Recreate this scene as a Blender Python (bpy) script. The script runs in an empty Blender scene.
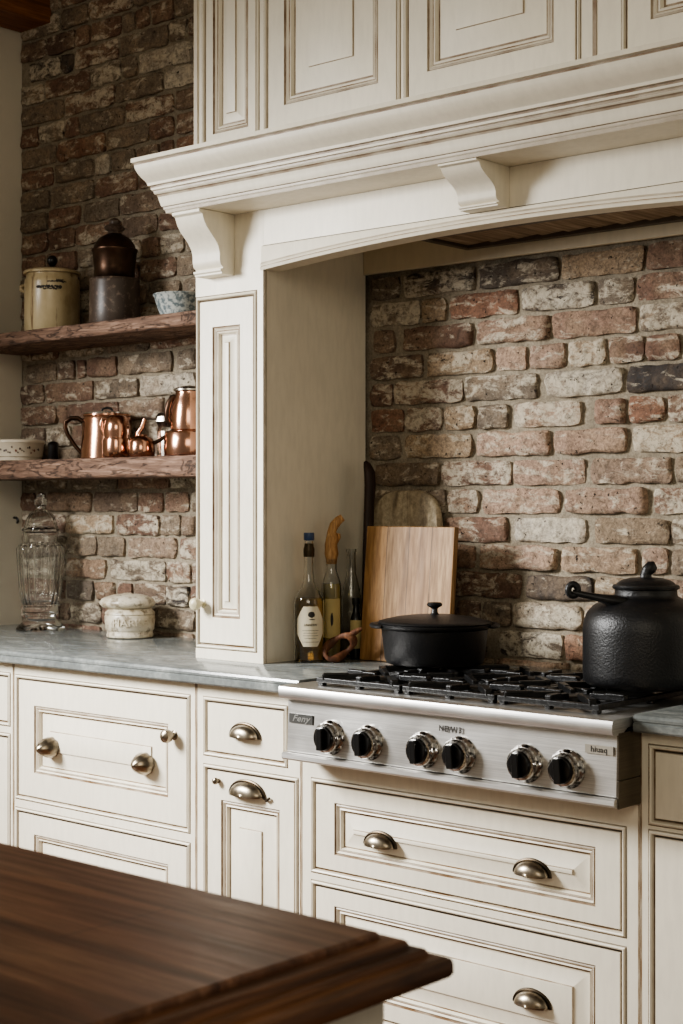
import bpy, bmesh, math, random
from mathutils import Vector, Matrix, noise
R = math.radians
PI = math.pi
random.seed(7)
scene = bpy.context.scene
COL = scene.collection

# ------------------------------------------------------------------ helpers
def lin(c):
    return tuple(((v / 255) / 12.92 if v / 255 <= .04045 else ((v / 255 + .055) / 1.055) ** 2.4) for v in c)

def wloc(o):
    p = Vector((0, 0, 0))
    while o is not None:
        p += o.location
        o = o.parent
    return p

def tag(o, label=None, cat=None, group=None, kind=None):
    if label: o['label'] = label
    if cat: o['category'] = cat
    if group: o['group'] = group
    if kind: o['kind'] = kind
    return o

def thing(name, loc, label, cat, group=None):
    o = bpy.data.objects.new(name, None)
    o.empty_display_size = .05
    o.location = loc
    COL.objects.link(o)
    return tag(o, label, cat, group)

class MB:
    """collects geometry in world coordinates, then links it as one mesh object"""
    def __init__(s):
        s.v = []; s.f = []; s.m = []; s.g = []; s.mi = 0; s.gl = 0.0; s.xf = None; s.col = None; s.cols = []
    def vert(s, p):
        p = Vector(p)
        if s.xf is not None: p = s.xf @ p
        s.v.append(p)
        return len(s.v) - 1
    def face(s, idx, g=None):
        s.f.append(tuple(idx)); s.m.append(s.mi); s.g.append(s.gl if g is None else g); s.cols.append(s.col)
    def poly(s, pts, g=None):
        s.face([s.vert(p) for p in pts], g)
    def box(s, x0, x1, y0, y1, z0, z1, g=None):
        a = [s.vert(p) for p in ((x0, y0, z0), (x1, y0, z0), (x1, y1, z0), (x0, y1, z0), (x0, y0, z1), (x1, y0, z1), (x1, y1, z1), (x0, y1, z1))]
        for q in ((0, 3, 2, 1), (4, 5, 6, 7), (0, 1, 5, 4), (1, 2, 6, 5), (2, 3, 7, 6), (3, 0, 4, 7)):
            s.face([a[i] for i in q], g)
    def bar(s, p0, p1, w, h, taper=1.0):
        p0 = Vector(p0); p1 = Vector(p1)
        d = (p1 - p0).normalized(); side = d.cross(Vector((0, 0, 1))).normalized() * w / 2; up = Vector((0, 0, h / 2))
        a = []
        for p, k in ((p0, 1), (p1, taper)):
            for q in ((-1, -1), (1, -1), (1, 1), (-1, 1)):
                a.append(s.vert(p + side * q[0] * k + up * q[1]))
        for q in ((0, 1, 2, 3), (7, 6, 5, 4), (0, 4, 5, 1), (1, 5, 6, 2), (2, 6, 7, 3), (3, 7, 4, 0)):
            s.face([a[i] for i in q])
    def lathe(s, c, prof, seg=40, rmod=None, axis='z', sx=1, sy=1):
        rings = []
        for r, z in prof:
            ring = []
            for k in range(seg):
                t = 2 * PI * k / seg
                rr = r * (rmod(t, z) if rmod else 1)
                if axis == 'z': p = (c[0] + rr * math.cos(t) * sx, c[1] + rr * math.sin(t) * sy, c[2] + z)
                else: p = (c[0] + rr * math.cos(t) * sx, c[1] - z, c[2] + rr * math.sin(t) * sy)   # axis towards -Y
                ring.append(s.vert(p))
            rings.append(ring)
        for i in range(len(rings) - 1):
            for k in range(seg):
                k2 = (k + 1) % seg
                s.face((rings[i][k], rings[i][k2], rings[i + 1][k2], rings[i + 1][k]))
        if prof[0][0] > 1e-5: s.face(list(reversed(rings[0])))
        if prof[-1][0] > 1e-5: s.face(rings[-1])
    def tube(s, pts, rad, seg=12, flat=1.0, closed=False):
        pts = [Vector(p) for p in pts]
        n = len(pts)
        rad = rad if isinstance(rad, (list, tuple)) else [rad] * n
        rings = []
        prev = None
        for i, p in enumerate(pts):
            if closed: d = (pts[(i + 1) % n] - pts[i - 1]).normalized()
            else: d = (pts[min(i + 1, n - 1)] - pts[max(i - 1, 0)]).normalized()
            if prev is None:
                a = Vector((0, 0, 1)) if abs(d.z) < .9 else Vector((1, 0, 0))
                u = (a - d * a.dot(d)).normalized()
            else:
                u = (prev - d * prev.dot(d)).normalized()
            prev = u
            w = d.cross(u)
            rings.append([s.vert(p + (u * math.cos(2 * PI * k / seg) * flat + w * math.sin(2 * PI * k / seg)) * rad[i]) for k in range(seg)])
        m = n if closed else n - 1
        for i in range(m):
            A = rings[i]; B = rings[(i + 1) % n]
            for k in range(seg):
                k2 = (k + 1) % seg
                s.face((A[k], A[k2], B[k2], B[k]))
        if not closed:
            s.face(list(reversed(rings[0]))); s.face(rings[-1])
    def prism(s, poly, mk, a, b):
        """poly: 2-D points, mk(u, v, t) -> 3-D point, extruded from t=a to t=b"""
        A = [s.vert(mk(u, v, a)) for u, v in poly]; B = [s.vert(mk(u, v, b)) for u, v in poly]
        n = len(poly)
        s.face(A); s.face(list(reversed(B)))
        for i in range(n):
            j = (i + 1) % n
            s.face((A[i], B[i], B[j], A[j]))
    def rings(s, x0, x1, z0, z1, y, spec, cap=True):
        """concentric rectangles facing -Y. spec: (inset_x, inset_z, depth, glaze of the strip that follows)"""
        prev = None; pg = 0
        for ix, iz, d, g in spec:
            cur = [s.vert(p) for p in ((x0 + ix, y + d, z0 + iz), (x1 - ix, y + d, z0 + iz), (x1 - ix, y + d, z1 - iz), (x0 + ix, y + d, z1 - iz))]
            if prev:
                for k in range(4):
                    s.face((prev[k], prev[(k + 1) % 4], cur[(k + 1) % 4], cur[k]), pg)
            prev = cur; pg = g
        if cap: s.face(prev, 0)
    def build(s, name, mats, parent=None, loc=None, angle=35, bevel=0, seg=2, fix=True, sub=0):
        if not isinstance(mats, (list, tuple)): mats = [mats]
        if parent is not None:
            base = wloc(parent)
            if loc is not None: base = Vector(loc)
        else:
            base = Vector(loc) if loc is not None else Vector((0, 0, 0))
        me = bpy.data.meshes.new(name)
        me.from_pydata([p - base for p in s.v], [], s.f)
        for m in mats: me.materials.append(m)
        me.polygons.foreach_set('material_index', s.m)
        at = me.attributes.new('glaze', 'FLOAT', 'FACE')
        at.data.foreach_set('value', s.g)
        if any(c is not None for c in s.cols):
            ca = me.attributes.new('Col', 'FLOAT_COLOR', 'FACE')
            flat = []
            for c in s.cols: flat.extend(c if c is not None else (0, 0, 0, 0))
            ca.data.foreach_set('color', flat)
        if fix:
            bm = bmesh.new(); bm.from_mesh(me)
            bmesh.ops.recalc_face_normals(bm, faces=bm.faces)
            bm.to_mesh(me); bm.free()
        if angle:
            me.polygons.foreach_set('use_smooth', [True] * len(me.polygons))
            me.set_sharp_from_angle(angle=R(angle))
        o = bpy.data.objects.new(name, me)
        COL.objects.link(o)
        if parent is not None:
            o.parent = parent
            o.location = base - wloc(parent)
        else:
            o.location = base
        if bevel:
            md = o.modifiers.new('Bevel', 'BEVEL'); md.width = bevel; md.segments = seg; md.limit_method = 'ANGLE'; md.angle_limit = R(40)
            md.harden_normals = True
        if sub:
            md = o.modifiers.new('Sub', 'SUBSURF'); md.levels = sub; md.render_levels = sub
        return o

def text_geo(body, size, shear=0, extrude=.0004, bold=0.0):
    cu = bpy.data.curves.new('t', 'FONT'); cu.body = body; cu.size = size; cu.shear = shear; cu.extrude = extrude
    cu.align_x = 'CENTER'; cu.align_y = 'CENTER'; cu.resolution_u = 2; cu.offset = bold; cu.space_character = 1.0 + bold * 60
    o = bpy.data.objects.new('t', cu); COL.objects.link(o)
    bpy.context.view_layer.update()
    me = bpy.data.meshes.new_from_object(o.evaluated_get(bpy.context.evaluated_depsgraph_get()))
    vs = [v.co.copy() for v in me.vertices]; fs = [tuple(p.vertices) for p in me.polygons]
    bpy.data.objects.remove(o); bpy.data.curves.remove(cu); bpy.data.meshes.remove(me)
    return vs, fs

def add_text(mb, body, size, place, shear=0, sx=1.0, bold=0.0):
    vs, fs = text_geo(body, size, shear, bold=bold)
    ids = [mb.vert(place(v.x * sx, v.y, v.z)) for v in vs]
    for f in fs: mb.face([ids[i] for i in f])

# ------------------------------------------------------------------ materials
class NT:
    def __init__(s, name):
        s.mat = bpy.data.materials.new(name); s.mat.use_nodes = True
        s.nt = s.mat.node_tree; s.n = s.nt.nodes; s.l = s.nt.links
        s.b = s.n['Principled BSDF']
        s.tc = s.n.new('ShaderNodeTexCoord')
    def link(s, a, b): s.l.new(a, b)
    def coord(s, scale=(1, 1, 1), rot=(0, 0, 0)):
        m = s.n.new('ShaderNodeMapping'); m.inputs['Scale'].default_value = scale; m.inputs['Rotation'].default_value = rot
        s.link(s.tc.outputs['Object'], m.inputs[0]); return m.outputs[0]
    def noise(s, scale, detail=4, rough=.55, vec=None, dist=0):
        t = s.n.new('ShaderNodeTexNoise'); t.inputs['Scale'].default_value = scale; t.inputs['Detail'].default_value = detail
        t.inputs['Roughness'].default_value = rough; t.inputs['Distortion'].default_value = dist
        s.link(vec if vec is not None else s.tc.outputs['Object'], t.inputs['Vector']); return t.outputs[0]
    def voronoi(s, scale, vec=None, feature='F1'):
        t = s.n.new('ShaderNodeTexVoronoi'); t.feature = feature; t.inputs['Scale'].default_value = scale
        s.link(vec if vec is not None else s.tc.outputs['Object'], t.inputs['Vector']); return t.outputs[0]
    def ramp(s, fac, stops):
        r = s.n.new('ShaderNodeValToRGB'); el = r.color_ramp.elements
        while len(el) < len(stops): el.new(.5)
        for e, (p, c) in zip(el, stops):
            e.position = p; e.color = (c[0], c[1], c[2], 1) if isinstance(c, (tuple, list)) else (c, c, c, 1)
        s.link(fac, r.inputs[0]); return r.outputs[0]
    def mix(s, fac, a, b, mode='MIX'):
        m = s.n.new('ShaderNodeMix'); m.data_type = 'RGBA'; m.blend_type = mode
        for sock, val in ((m.inputs[0], fac), (m.inputs[6], a), (m.inputs[7], b)):
            if isinstance(val, (int, float)): sock.default_value = val
            elif isinstance(val, (tuple, list)): sock.default_value = (*val[:3], 1)
            else: s.link(val, sock)
        return m.outputs[2]
    def math(s, op, a, b=0.0, clamp=False):
        m = s.n.new('ShaderNodeMath'); m.operation = op; m.use_clamp = clamp
        for sock, val in ((m.inputs[0], a), (m.inputs[1], b)):
            if isinstance(val, (int, float)): sock.default_value = val
            else: s.link(val, sock)
        return m.outputs[0]
    def attr(s, name):
        a = s.n.new('ShaderNodeAttribute'); a.attribute_name = name; return a
    def bump(s, h, strength=.3, dist=.01, prev=None):
        b = s.n.new('ShaderNodeBump'); b.inputs['Strength'].default_value = strength; b.inputs['Distance'].default_value = dist
        s.link(h, b.inputs['Height'])
        if prev is not None: s.link(prev, b.inputs['Normal'])
        return b.outputs[0]
    def out(s, col=None, rough=None, metal=None, normal=None, **kw):
        def setv(k, v):
            i = s.b.inputs[k]
            if isinstance(v, (int, float)): i.default_value = v
            elif isinstance(v, (tuple, list)): i.default_value = (*v[:3], 1)
            else: s.link(v, i)
        if col is not None: setv('Base Color', col)
        if rough is not None: setv('Roughness', rough)
        if metal is not None: setv('Metallic', metal)
        if normal is not None: s.link(normal, s.b.inputs['Normal'])
        for k, v in kw.items(): setv(k.replace('_', ' '), v)
        return s.mat

def m_cream(name, base=(238, 229, 209), glaze=(112, 84, 54)):
    t = NT(name)
    n1 = t.noise(2.5, 5); n2 = t.noise(60, 3, vec=t.coord((1, 1, .25)))
    c = t.mix(t.ramp(n1, [(.3, 0), (.75, 1)]), lin(base), lin([v * .94 for v in base]))
    c = t.mix(t.ramp(n2, [(.35, .16), (.6, 0)]), c, lin([v * .8 for v in base]))
    worn = t.ramp(t.noise(9, 6, .7), [(.70, 0), (.76, .55)])
    c = t.mix(worn, c, lin((190, 160, 118)))
    g = t.attr('glaze').outputs['Fac']
    gn = t.ramp(t.noise(14, 4), [(.3, .55), (.65, 1)])
    c = t.mix(t.math('MULTIPLY', g, gn, True), c, lin(glaze))
    return t.out(c, t.ramp(n1, [(.2, .36), (.8, .5)]), normal=t.bump(n2, .12, .002))

def m_plain(name, col, rough=.5, metal=0, var=.12, scale=12, bump=0, bscale=80, **kw):
    t = NT(name)
    n = t.noise(scale, 5)
    c = t.mix(t.ramp(n, [(.3, 0), (.7, 1)]), lin(col), lin([v * (1 - var) for v in col]))
    nm = t.bump(t.noise(bscale, 4), bump, .003) if bump else None
    return t.out(c, rough, metal, nm, **kw)

def m_wood(name, dark, mid, light, axis='x', s=1.0, rough=.4, bump=.15, planks=0, **kw):
    t = NT(name)
    st = {'x': (.9, 14, 14), 'y': (14, .9, 14), 'z': (14, 14, .9)}[axis]
    v = t.coord(tuple(k * s for k in st))
    n = t.noise(1.6, 8, .62, v, 1.2); fine = t.noise(9, 4, .6, v)
    c = t.ramp(n, [(.28, lin(dark)), (.5, lin(mid)), (.72, lin(light))])
    c = t.mix(t.ramp(fine, [(.38, .55), (.6, 0)]), c, lin(dark))
    if planks:
        br = t.n.new('ShaderNodeTexBrick')
        sp = t.n.new('ShaderNodeSeparateXYZ'); cb = t.n.new('ShaderNodeCombineXYZ')
        t.link(t.tc.outputs['Object'], sp.inputs[0])
        t.link(sp.outputs['xyz'.index(axis)], cb.inputs[0])
        t.link(sp.outputs[1 if axis == 'x' else 0], cb.inputs[1])
        t.link(cb.outputs[0], br.inputs['Vector'])
        br.inputs['Scale'].default_value = 1; br.inputs['Brick Width'].default_value = (planks * 9 if axis != 'z' else 5); br.inputs['Row Height'].default_value = planks
        br.inputs['Mortar Size'].default_value = .0012; br.inputs['Color1'].default_value = (.75, .75, .75, 1); br.inputs['Color2'].default_value = (1.25, 1.2, 1.1, 1); br.inputs['Mortar'].default_value = (.25, .25, .25, 1)
        c = t.mix(.85, c, br.outputs[0], 'MULTIPLY')
    return t.out(c, t.ramp(fine, [(.3, rough + .12), (.7, rough)]), normal=t.bump(fine, bump, .004), **kw)

def m_brick():
    t = NT('old_brick')
    a = t.attr('Col')
    col = a.outputs['Color']; wash = a.outputs['Alpha']
    v = t.tc.outputs['Object']
    hv = t.coord((.6, 1, 1.5))
    big = t.noise(20, 7, .72, hv, .6); mid = t.noise(45, 6, .7); fine = t.noise(150, 5, .7); blot = t.noise(11, 4, .6)
    c = t.mix(t.ramp(mid, [(.36, .62), (.56, 0)]), col, t.mix(.6, col, lin((66, 50, 42)), 'MIX'))
    c = t.mix(t.ramp(blot, [(.44, 0), (.64, .75)]), c, t.mix(.55, col, lin((186, 158, 130))))
    c = t.mix(t.ramp(fine, [(.42, .45), (.6, 0)]), c, lin((80, 64, 54)))
    # lime and mortar smears: more of them where the brick's own wash value is high
    thr = t.math('ADD', big, t.math('MULTIPLY', wash, .40))
    lime = t.ramp(thr, [(.585, 0), (.67, .85)])
    lime = t.math('MULTIPLY', lime, t.ramp(mid, [(.36, .1), (.52, 1)]))
    c = t.mix(lime, c, lin((208, 196, 176)))
    hs = t.n.new('ShaderNodeHueSaturation'); hs.inputs['Saturation'].default_value = .94; hs.inputs['Hue'].default_value = .506; t.link(c, hs.inputs['Color']); c = hs.outputs[0]
    soot = t.ramp(t.noise(55, 6, .75, None, .8), [(.36, .7), (.5, 0)])
    c = t.mix(soot, c, t.mix(.7, c, lin((44, 36, 30))))
    pits = t.ramp(t.noise(80, 3, .6), [(.30, 1), (.37, 0)])
    c = t.mix(pits, c, lin((40, 32, 26)))
    nm = t.bump(big, .5, .012); nm = t.bump(mid, .8, .007, nm); nm = t.bump(fine, .7, .003, nm)
    return t.out(c, .88, 0, nm)

def m_mortar():
    t = NT('old_mortar')
    n = t.noise(25, 6, .7); f = t.noise(160, 4, .7)
    c = t.ramp(n, [(.3, lin((136, 126, 110))), (.6, lin((164, 154, 136))), (.8, lin((186, 175, 156)))])
    c = t.mix(t.ramp(f, [(.35, .5), (.6, 0)]), c, lin((84, 74, 62)))
    return t.out(c, .95, 0, t.bump(f, .6, .003, t.bump(n, .5, .008)))

def m_counter():
    t = NT('grey_stone')
    n = t.noise(5, 8, .65, t.coord((1, 2.2, 1)), 1.5); f = t.noise(70, 4, .6)
    c = t.ramp(n, [(.3, lin((94, 98, 97))), (.52, lin((124, 128, 126))), (.72, lin((160, 163, 159)))])
    c = t.mix(t.ramp(f, [(.4, .3), (.6, 0)]), c, lin((76, 80, 82)))
    return t.out(c, t.ramp(n, [(.3, .12), (.8, .24)]), 0, t.bump(f, .06, .002))

def m_steel(name, col=(214, 212, 208), rough=.36, axis=(1, 1, 60)):
    t = NT(name)
    n = t.noise(8, 4, .6, t.coord(axis)); b = t.noise(6, 5)
    c = t.mix(t.ramp(n, [(.3, 0), (.7, 1)]), lin(col), lin([v * .86 for v in col]))
    return t.out(c, t.ramp(b, [(.3, rough), (.75, rough + .14)]), 1.0, t.bump(n, .05, .001))

def m_glass(name, col=(1, 1, 1), rough=.02, ior=1.45):
    t = NT(name)
    n = t.noise(3)
    return t.out(t.mix(n, col, tuple(c * .96 for c in col)), rough, Transmission_Weight=1.0, IOR=ior)

def m_splatter(name, base, spot, scale=40, lo=.5, hi=.56, rough=.35):
    t = NT(name)
    n = t.noise(scale, 3, .6)
    c = t.mix(t.ramp(n, [(lo, 0), (hi, 1)]), lin(base), lin(spot))
    return t.out(c, rough, 0, t.bump(n, .1, .002))

M = {}
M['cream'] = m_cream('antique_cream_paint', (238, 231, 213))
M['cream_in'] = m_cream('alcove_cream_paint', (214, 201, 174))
M['plaster'] = m_plain('plaster', (216, 210, 194), .85, var=.05, scale=3, bump=.15)
M['ceiling'] = m_plain('ceiling_paint', (225, 218, 204), .9, var=.04)
M['floor'] = m_wood('floor_boards', (70, 46, 30), (98, 66, 44), (124, 88, 60), 'x', .6, planks=.12)
M['brick'] = m_brick(); M['mortar'] = m_mortar()
M['stone'] = m_counter()
M['beam'] = m_wood('beam_wood', (84, 50, 28), (140, 90, 54), (178, 124, 80), 'y', 1, .6)
M['island'] = m_wood('walnut_top', (66, 43, 32), (112, 78, 59), (150, 113, 88), 'x', .8, .33, .06, planks=.14)
M['island_edge'] = m_wood('walnut_edge', (52, 32, 20), (108, 71, 45), (146, 103, 68), 'y', .9, .36, .12)
M['steel'] = m_steel('brushed_steel'); M['steel_dark'] = m_steel('aged_steel', (120, 112, 100), .32)
M['chrome'] = m_splatter('worn_chrome', (214, 210, 204), (60, 56, 52), 90, .42, .60, .16); M['chrome'].node_tree.nodes['Principled BSDF'].inputs['Metallic'].default_value = 1
M['knob_black'] = m_plain('black_plastic', (14, 13, 13), .3, 0)
M['iron'] = m_plain('cast_iron', (24, 24, 26), .40, 0, .3, 30, .38, 200)
M['grate'] = m_plain('grate_iron', (24, 24, 25), .34, 0, .3, 20, .4, 120)
M['pewter'] = m_plain('aged_nickel', (168, 156, 138), .3, 1, .45, 40)
M['pewter_dark'] = m_plain('aged_nickel_rim', (84, 74, 62), .35, 1, .3, 40)
M['copper'] = m_plain('polished_copper', (206, 158, 134), .17, 1, .18, 10)
M['copper_dark'] = m_plain('tarnished_copper', (88, 68, 56), .36, 1, .4, 14)
M['tin'] = m_plain('tin_lining', (200, 194, 184), .25, 1, .2)
M['black'] = m_plain('black_ceramic', (16, 15, 15), .3)
M['ivory'] = m_plain('ivory_knob', (214, 204, 170), .35)
M['glass'] = m_glass('clear_glass', (.97, .98, .97))
M['oil'] = m_glass('yellow_oil', (.97, .86, .42), .0, 1.4)
M['whisky'] = m_glass('amber_whisky', (.90, .62, .22), .0, 1.36)
M['label'] = m_plain('paper_label', (226, 216, 190), .7, var=.08)
M['label_tan'] = m_plain('tan_label', (190, 172, 120), .7)
M['ink'] = m_plain('dark_ink', (52, 48, 44), .7)
M['cap_blue'] = m_plain('blue_cap', (58, 80, 116), .4)
M['foil'] = m_plain('dark_gold_foil', (70, 58, 40), .4, .6)
M['root'] = m_wood('driftwood', (140, 98, 60), (196, 154, 106), (228, 194, 148), 'z', 3, .7, .5)
M['root_red'] = m_wood('carved_wood', (52, 30, 18), (108, 66, 40), (150, 102, 66), 'z', 3, .6, .4)
M['dark_wood'] = m_wood('dark_wood', (28, 17, 11), (52, 33, 22), (74, 48, 32), 'z', 1.2, .5)
M['board'] = m_wood('acacia_board', (104, 74, 44), (156, 119, 76), (184, 149, 104), 'z', .8, .5, .1, planks=.0765)
M['slat'] = m_wood('hood_slats', (96, 78, 62), (152, 130, 106), (190, 168, 142), 'y', .8, .6)
M['liner'] = m_plain('hood_liner_metal', (92, 80, 66), .45, .3)
M['badge'] = m_plain('badge_grey', (88, 88, 86), .4, .5)
M['badge_light'] = m_plain('badge_light', (176, 170, 158), .4, .3)
M['silver_text'] = m_plain('badge_letters', (176, 176, 172), .3, .6)
def m_shelf():
    t = NT('rough_shelf_wood')
    v = t.coord((2.2, 9, 22)); n = t.noise(2.2, 8, .7, v, 2.0); f = t.noise(60, 4, .7)
    cr = t.voronoi(1.3, t.coord((5, 5, 30)), 'DISTANCE_TO_EDGE')
    c = t.ramp(n, [(.28, lin((62, 45, 36))), (.5, lin((116, 90, 74))), (.74, lin((166, 138, 118)))])
    crack = t.ramp(t.noise(1.5, 5, .6, t.coord((2.6, 6, 15)), 2.2), [(.455, 0), (.49, 1), (.525, 0)])
    c = t.mix(t.math('MULTIPLY', crack, .85), c, lin((36, 24, 19)))
    return t.out(c, .75, 0, t.bump(crack, .6, -.006, t.bump(n, .5, .01)))
M['shelf'] = m_shelf()
def m_stoneware():
    t = NT('old_stoneware')
    n = t.noise(7, 6, .65, t.coord((1, 1, .5))); st = t.noise(14, 5, .6, t.coord((3, 3, .35)))
    c = t.ramp(n, [(.3, lin((120, 100, 68))), (.5, lin((174, 158, 124))), (.75, lin((196, 180, 146)))])
    c = t.mix(t.ramp(st, [(.58, 0), (.68, .8)]), c, lin((92, 60, 34)))
    return t.out(c, .3, 0, t.bump(n, .1, .004))
M['stoneware'] = m_stoneware()
def m_crackle():
    t = NT('worn_white_ceramic')
    n = t.noise(14, 6, .7); n2 = t.noise(32, 5, .65)
    c = t.ramp(n, [(.32, lin((128, 104, 72))), (.46, lin((200, 190, 168))), (.7, lin((226, 220, 206)))])
    c = t.mix(t.ramp(n2, [(.52, 0), (.64, .8)]), c, lin((112, 98, 76)))
    return t.out(c, .35, 0, t.bump(n, .35, .004))
M['crackle'] = m_crackle()
M['china'] = m_plain('white_china', (214, 204, 184), .3, var=.06)
M['flower'] = m_plain('flower_paint', (88, 74, 66), .4)
M['flower_red'] = m_plain('flower_paint_red', (128, 76, 62), .4)
M['spongeware'] = m_splatter('blue_spongeware', (186, 190, 186), (106, 118, 122), 70, .44, .56)
M['rust_tin'] = m_splatter('weathered_tin', (66, 54, 46), (112, 96, 84), 60, .55, .72, .4)
def m_weathered():
    t = NT('weathered_round_board')
    n = t.noise(2.0, 6, .6, t.coord((9, 9, 1.5)), 1.0); f = t.noise(60, 5, .7)
    c = t.ramp(n, [(.3, lin((126, 112, 92))), (.5, lin((188, 174, 148))), (.72, lin((222, 210, 184)))])
    c = t.mix(t.ramp(f, [(.36, .5), (.6, 0)]), c, lin((70, 60, 48)))
    return t.out(c, .85, 0, t.bump(n, .6, .01, t.bump(f, .4, .003)))
M['weathered'] = m_weathered()
# ------------------------------------------------------------------ key dimensions (metres; the camera stands at x=0, y=0)
YB = 3.41          # face of the brick wall
YP = 2.97          # front of the pillar and of the upper cabinet
YC = 2.79          # front of the base cabinets
ZT = .906          # counter top
XW = -4.5          # left wall
XL, XR = -3.137, -2.878    # left pillar
XE = -1.04         # right end of the mantel
ZC = 3.2           # ceiling

# ------------------------------------------------------------------ setting
def brick_wall():
    BR = {
        0: '-4.22,-4.06,gw -3.8,-3.6,g -2.56,-2.46,g -2.42,-2.22,kw -2.21,-2.13,o',
        1: '-4.24,-4.1,gk -4.09,-3.99,rt -3.89,-3.74,gr -3.73,-3.63,kw -2.56,-2.48,rk -2.47,-2.38,g -2.37,-2.16,wt',
        2: '-4.24,-4.04,rt -4.01,-3.74,gw -3.73,-3.62,rw -2.56,-2.35,r -2.33,-2.13,k -2.12,-2.03,t',
        3: '-4.24,-4.09,g -4.08,-3.94,g -3.92,-3.69,gp -3.67,-3.59,rw -2.57,-2.5,r -2.48,-2.24,p -2.22,-2,tp -1.98,-1.91,p -1.9,-1.84,g',
        4: '-4.24,-4,tw -3.98,-3.77,rw -3.76,-3.67,g -3.66,-3.6,gr -2.6,-2.39,r -2.37,-2.15,w -2.12,-1.91,tg -1.9,-1.84,g',
        5: '-4.5,-4.42,r -4.35,-4.11,rt -4.1,-3.88,gr -3.87,-3.75,r -3.74,-3.63,rp -2.85,-2.6,g -2.59,-2.49,rw -2.47,-2.23,p -2.21,-1.97,p -1.95,-1.84,rw',
        6: '-4.47,-4.25,g -4.22,-3.98,g -3.97,-3.72,r -3.71,-3.6,gw -2.85,-2.62,kt -2.61,-2.38,rw -2.37,-2.15,p -2.13,-1.9,pg -1.89,-1.82,g',
        7: '-2.87,-2.76,g -2.74,-2.51,t -2.49,-2.26,p -2.24,-2.03,p -2.01,-1.84,tw',
        8: '-4.35,-4.22,gw -2.87,-2.75,o -2.74,-2.61,rw -2.6,-2.5,t -2.49,-2.39,g -2.37,-2.16,pw -2.12,-2.03,rp -2.02,-1.92,o -1.91,-1.85,rw',
        9: '-4.5,-4.3,r -4.23,-3.97,r -3.96,-3.75,gr -2.87,-2.79,r -2.78,-2.54,rw -2.53,-2.3,g -2.27,-2.04,w -2.02,-1.84,k',
        10: '-4.5,-4.37,rk -4.36,-4.1,r -4.09,-3.87,g -3.86,-3.6,w -2.87,-2.68,rk -2.66,-2.44,t -2.43,-2.33,p -2.32,-2.21,p -2.2,-2.09,tw -2.08,-1.98,r -1.97,-1.88,r',
        11: '-4.47,-4.3,g -4.29,-4.2,rk -4.13,-3.98,r -3.97,-3.71,g -3.68,-3.6,g -2.86,-2.78,rk -2.75,-2.51,r -2.49,-2.26,rp -2.25,-2,rp -1.99,-1.85,gw',
        12: '-2.87,-2.69,gw -2.68,-2.6,t -2.58,-2.36,o -2.34,-2.12,kw -2.11,-2.01,g -2,-1.85,r',
        13: '-2.87,-2.76,g -2.75,-2.5,kw -2.48,-2.23,kg -2.22,-1.98,t -1.97,-1.85,r',
        14: '-3.82,-3.67,g',
        15: '-3.86,-3.69,r -3.68,-3.6,g',
        16: '-4.49,-4.36,r -4.18,-4.04,g -3.85,-3.77,r',
        17: '-4.49,-4.35,r -4.34,-4.2,r -3.77,-3.66,r',
        18: '-4.5,-4.35,g -4.34,-4.17,r -4.15,-3.97,g -3.96,-3.73,gr',
        19: '-4.33,-4.1,g -4.09,-3.88,r',
        20: '-4.5,-4.32,r -4.3,-4.1,g -4.09,-4.01,w -4,-3.89,g -3.69,-3.6,o',
        21: '-4.29,-4.04,o -4.03,-3.82,g -3.81,-3.7,r',
        22: '-4.5,-4.4,r -4.39,-4.26,gw -4.25,-4.18,r -4.17,-3.94,g -3.93,-3.7,rw',
        23: '-4.25,-3.99,rw -3.98,-3.75,g -3.74,-3.6,w',
        24: '-4.5,-4.37,gw -4.36,-4.12,r -4.11,-3.96,gw -3.95,-3.88,g -3.87,-3.62,w',
        25: '-4.45,-4.28,kw -4.27,-4.21,k -3.96,-3.73,g -3.72,-3.64,gw',
        26: '-4.5,-4.36,rk -4.35,-4.2,rk -4.19,-4.12,r -4.11,-3.96,r -3.95,-3.89,g -3.88,-3.82,r',
        27: '-4.27,-4.13,g',
    }
    PAL = {'o': (152, 106, 84), 'r': (134, 100, 84), 'p': (190, 157, 136), 't': (184, 158, 130), 'g': (138, 124, 108), 'k': (62, 60, 60), 'w': (206, 196, 180)}
    zb, ch = .925, .0758
    mb = MB()
    # mortar bed: a gently uneven sheet
    mb.mi = 1
    nx, nz = 150, 105
    x0, x1, z0, z1 = XW - .02, XE + .02, .80, ZC
    ids = []
    for j in range(nz + 1):
        for i in range(nx + 1):
            x = x0 + (x1 - x0) * i / nx; z = z0 + (z1 - z0) * j / nz
            d = .006 * noise.noise((x * 9, z * 9, 3.1)) + .004 * noise.noise((x * 30, z * 30, 9.7))
            ids.append(mb.vert((x, YB + .002 + d, z)))
    for j in range(nz):
        for i in range(nx):
            a = j * (nx + 1) + i
            mb.face((ids[a], ids[a + 1], ids[a + nx + 2], ids[a + nx + 1]))
    mb.poly(((x0, YB + .004, 0), (x1, YB + .004, 0), (x1, YB + .004, z0), (x0, YB + .004, z0)))
    mb.mi = 0
    rnd = random.Random(11)
    def brick(xa, xb, za, zc, code):
        base = lin(PAL[code[0]])
        wash = .05 + rnd.random() * .2
        if len(code) > 1:
            if code[1] == 'w': wash = .42
            elif code[1] == 'k': base = tuple(b * .6 + k * .4 for b, k in zip(base, lin(PAL['k'])))
            else: base = tuple(b * .6 + k * .4 for b, k in zip(base, lin(PAL[code[1]])))
        if code[0] == 'w': wash = .36
        if code == 'k': wash = .06
        if xa < -3.0:       # brick on the shelf side: a trace browner, with less lime wash
            base = tuple(b * f for b, f in zip(base, (1.0, .99, .98)))
            wash *= .8
        f = .86 + rnd.random() * .26
        base = tuple(min(1, b * f) for b in base)
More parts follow.
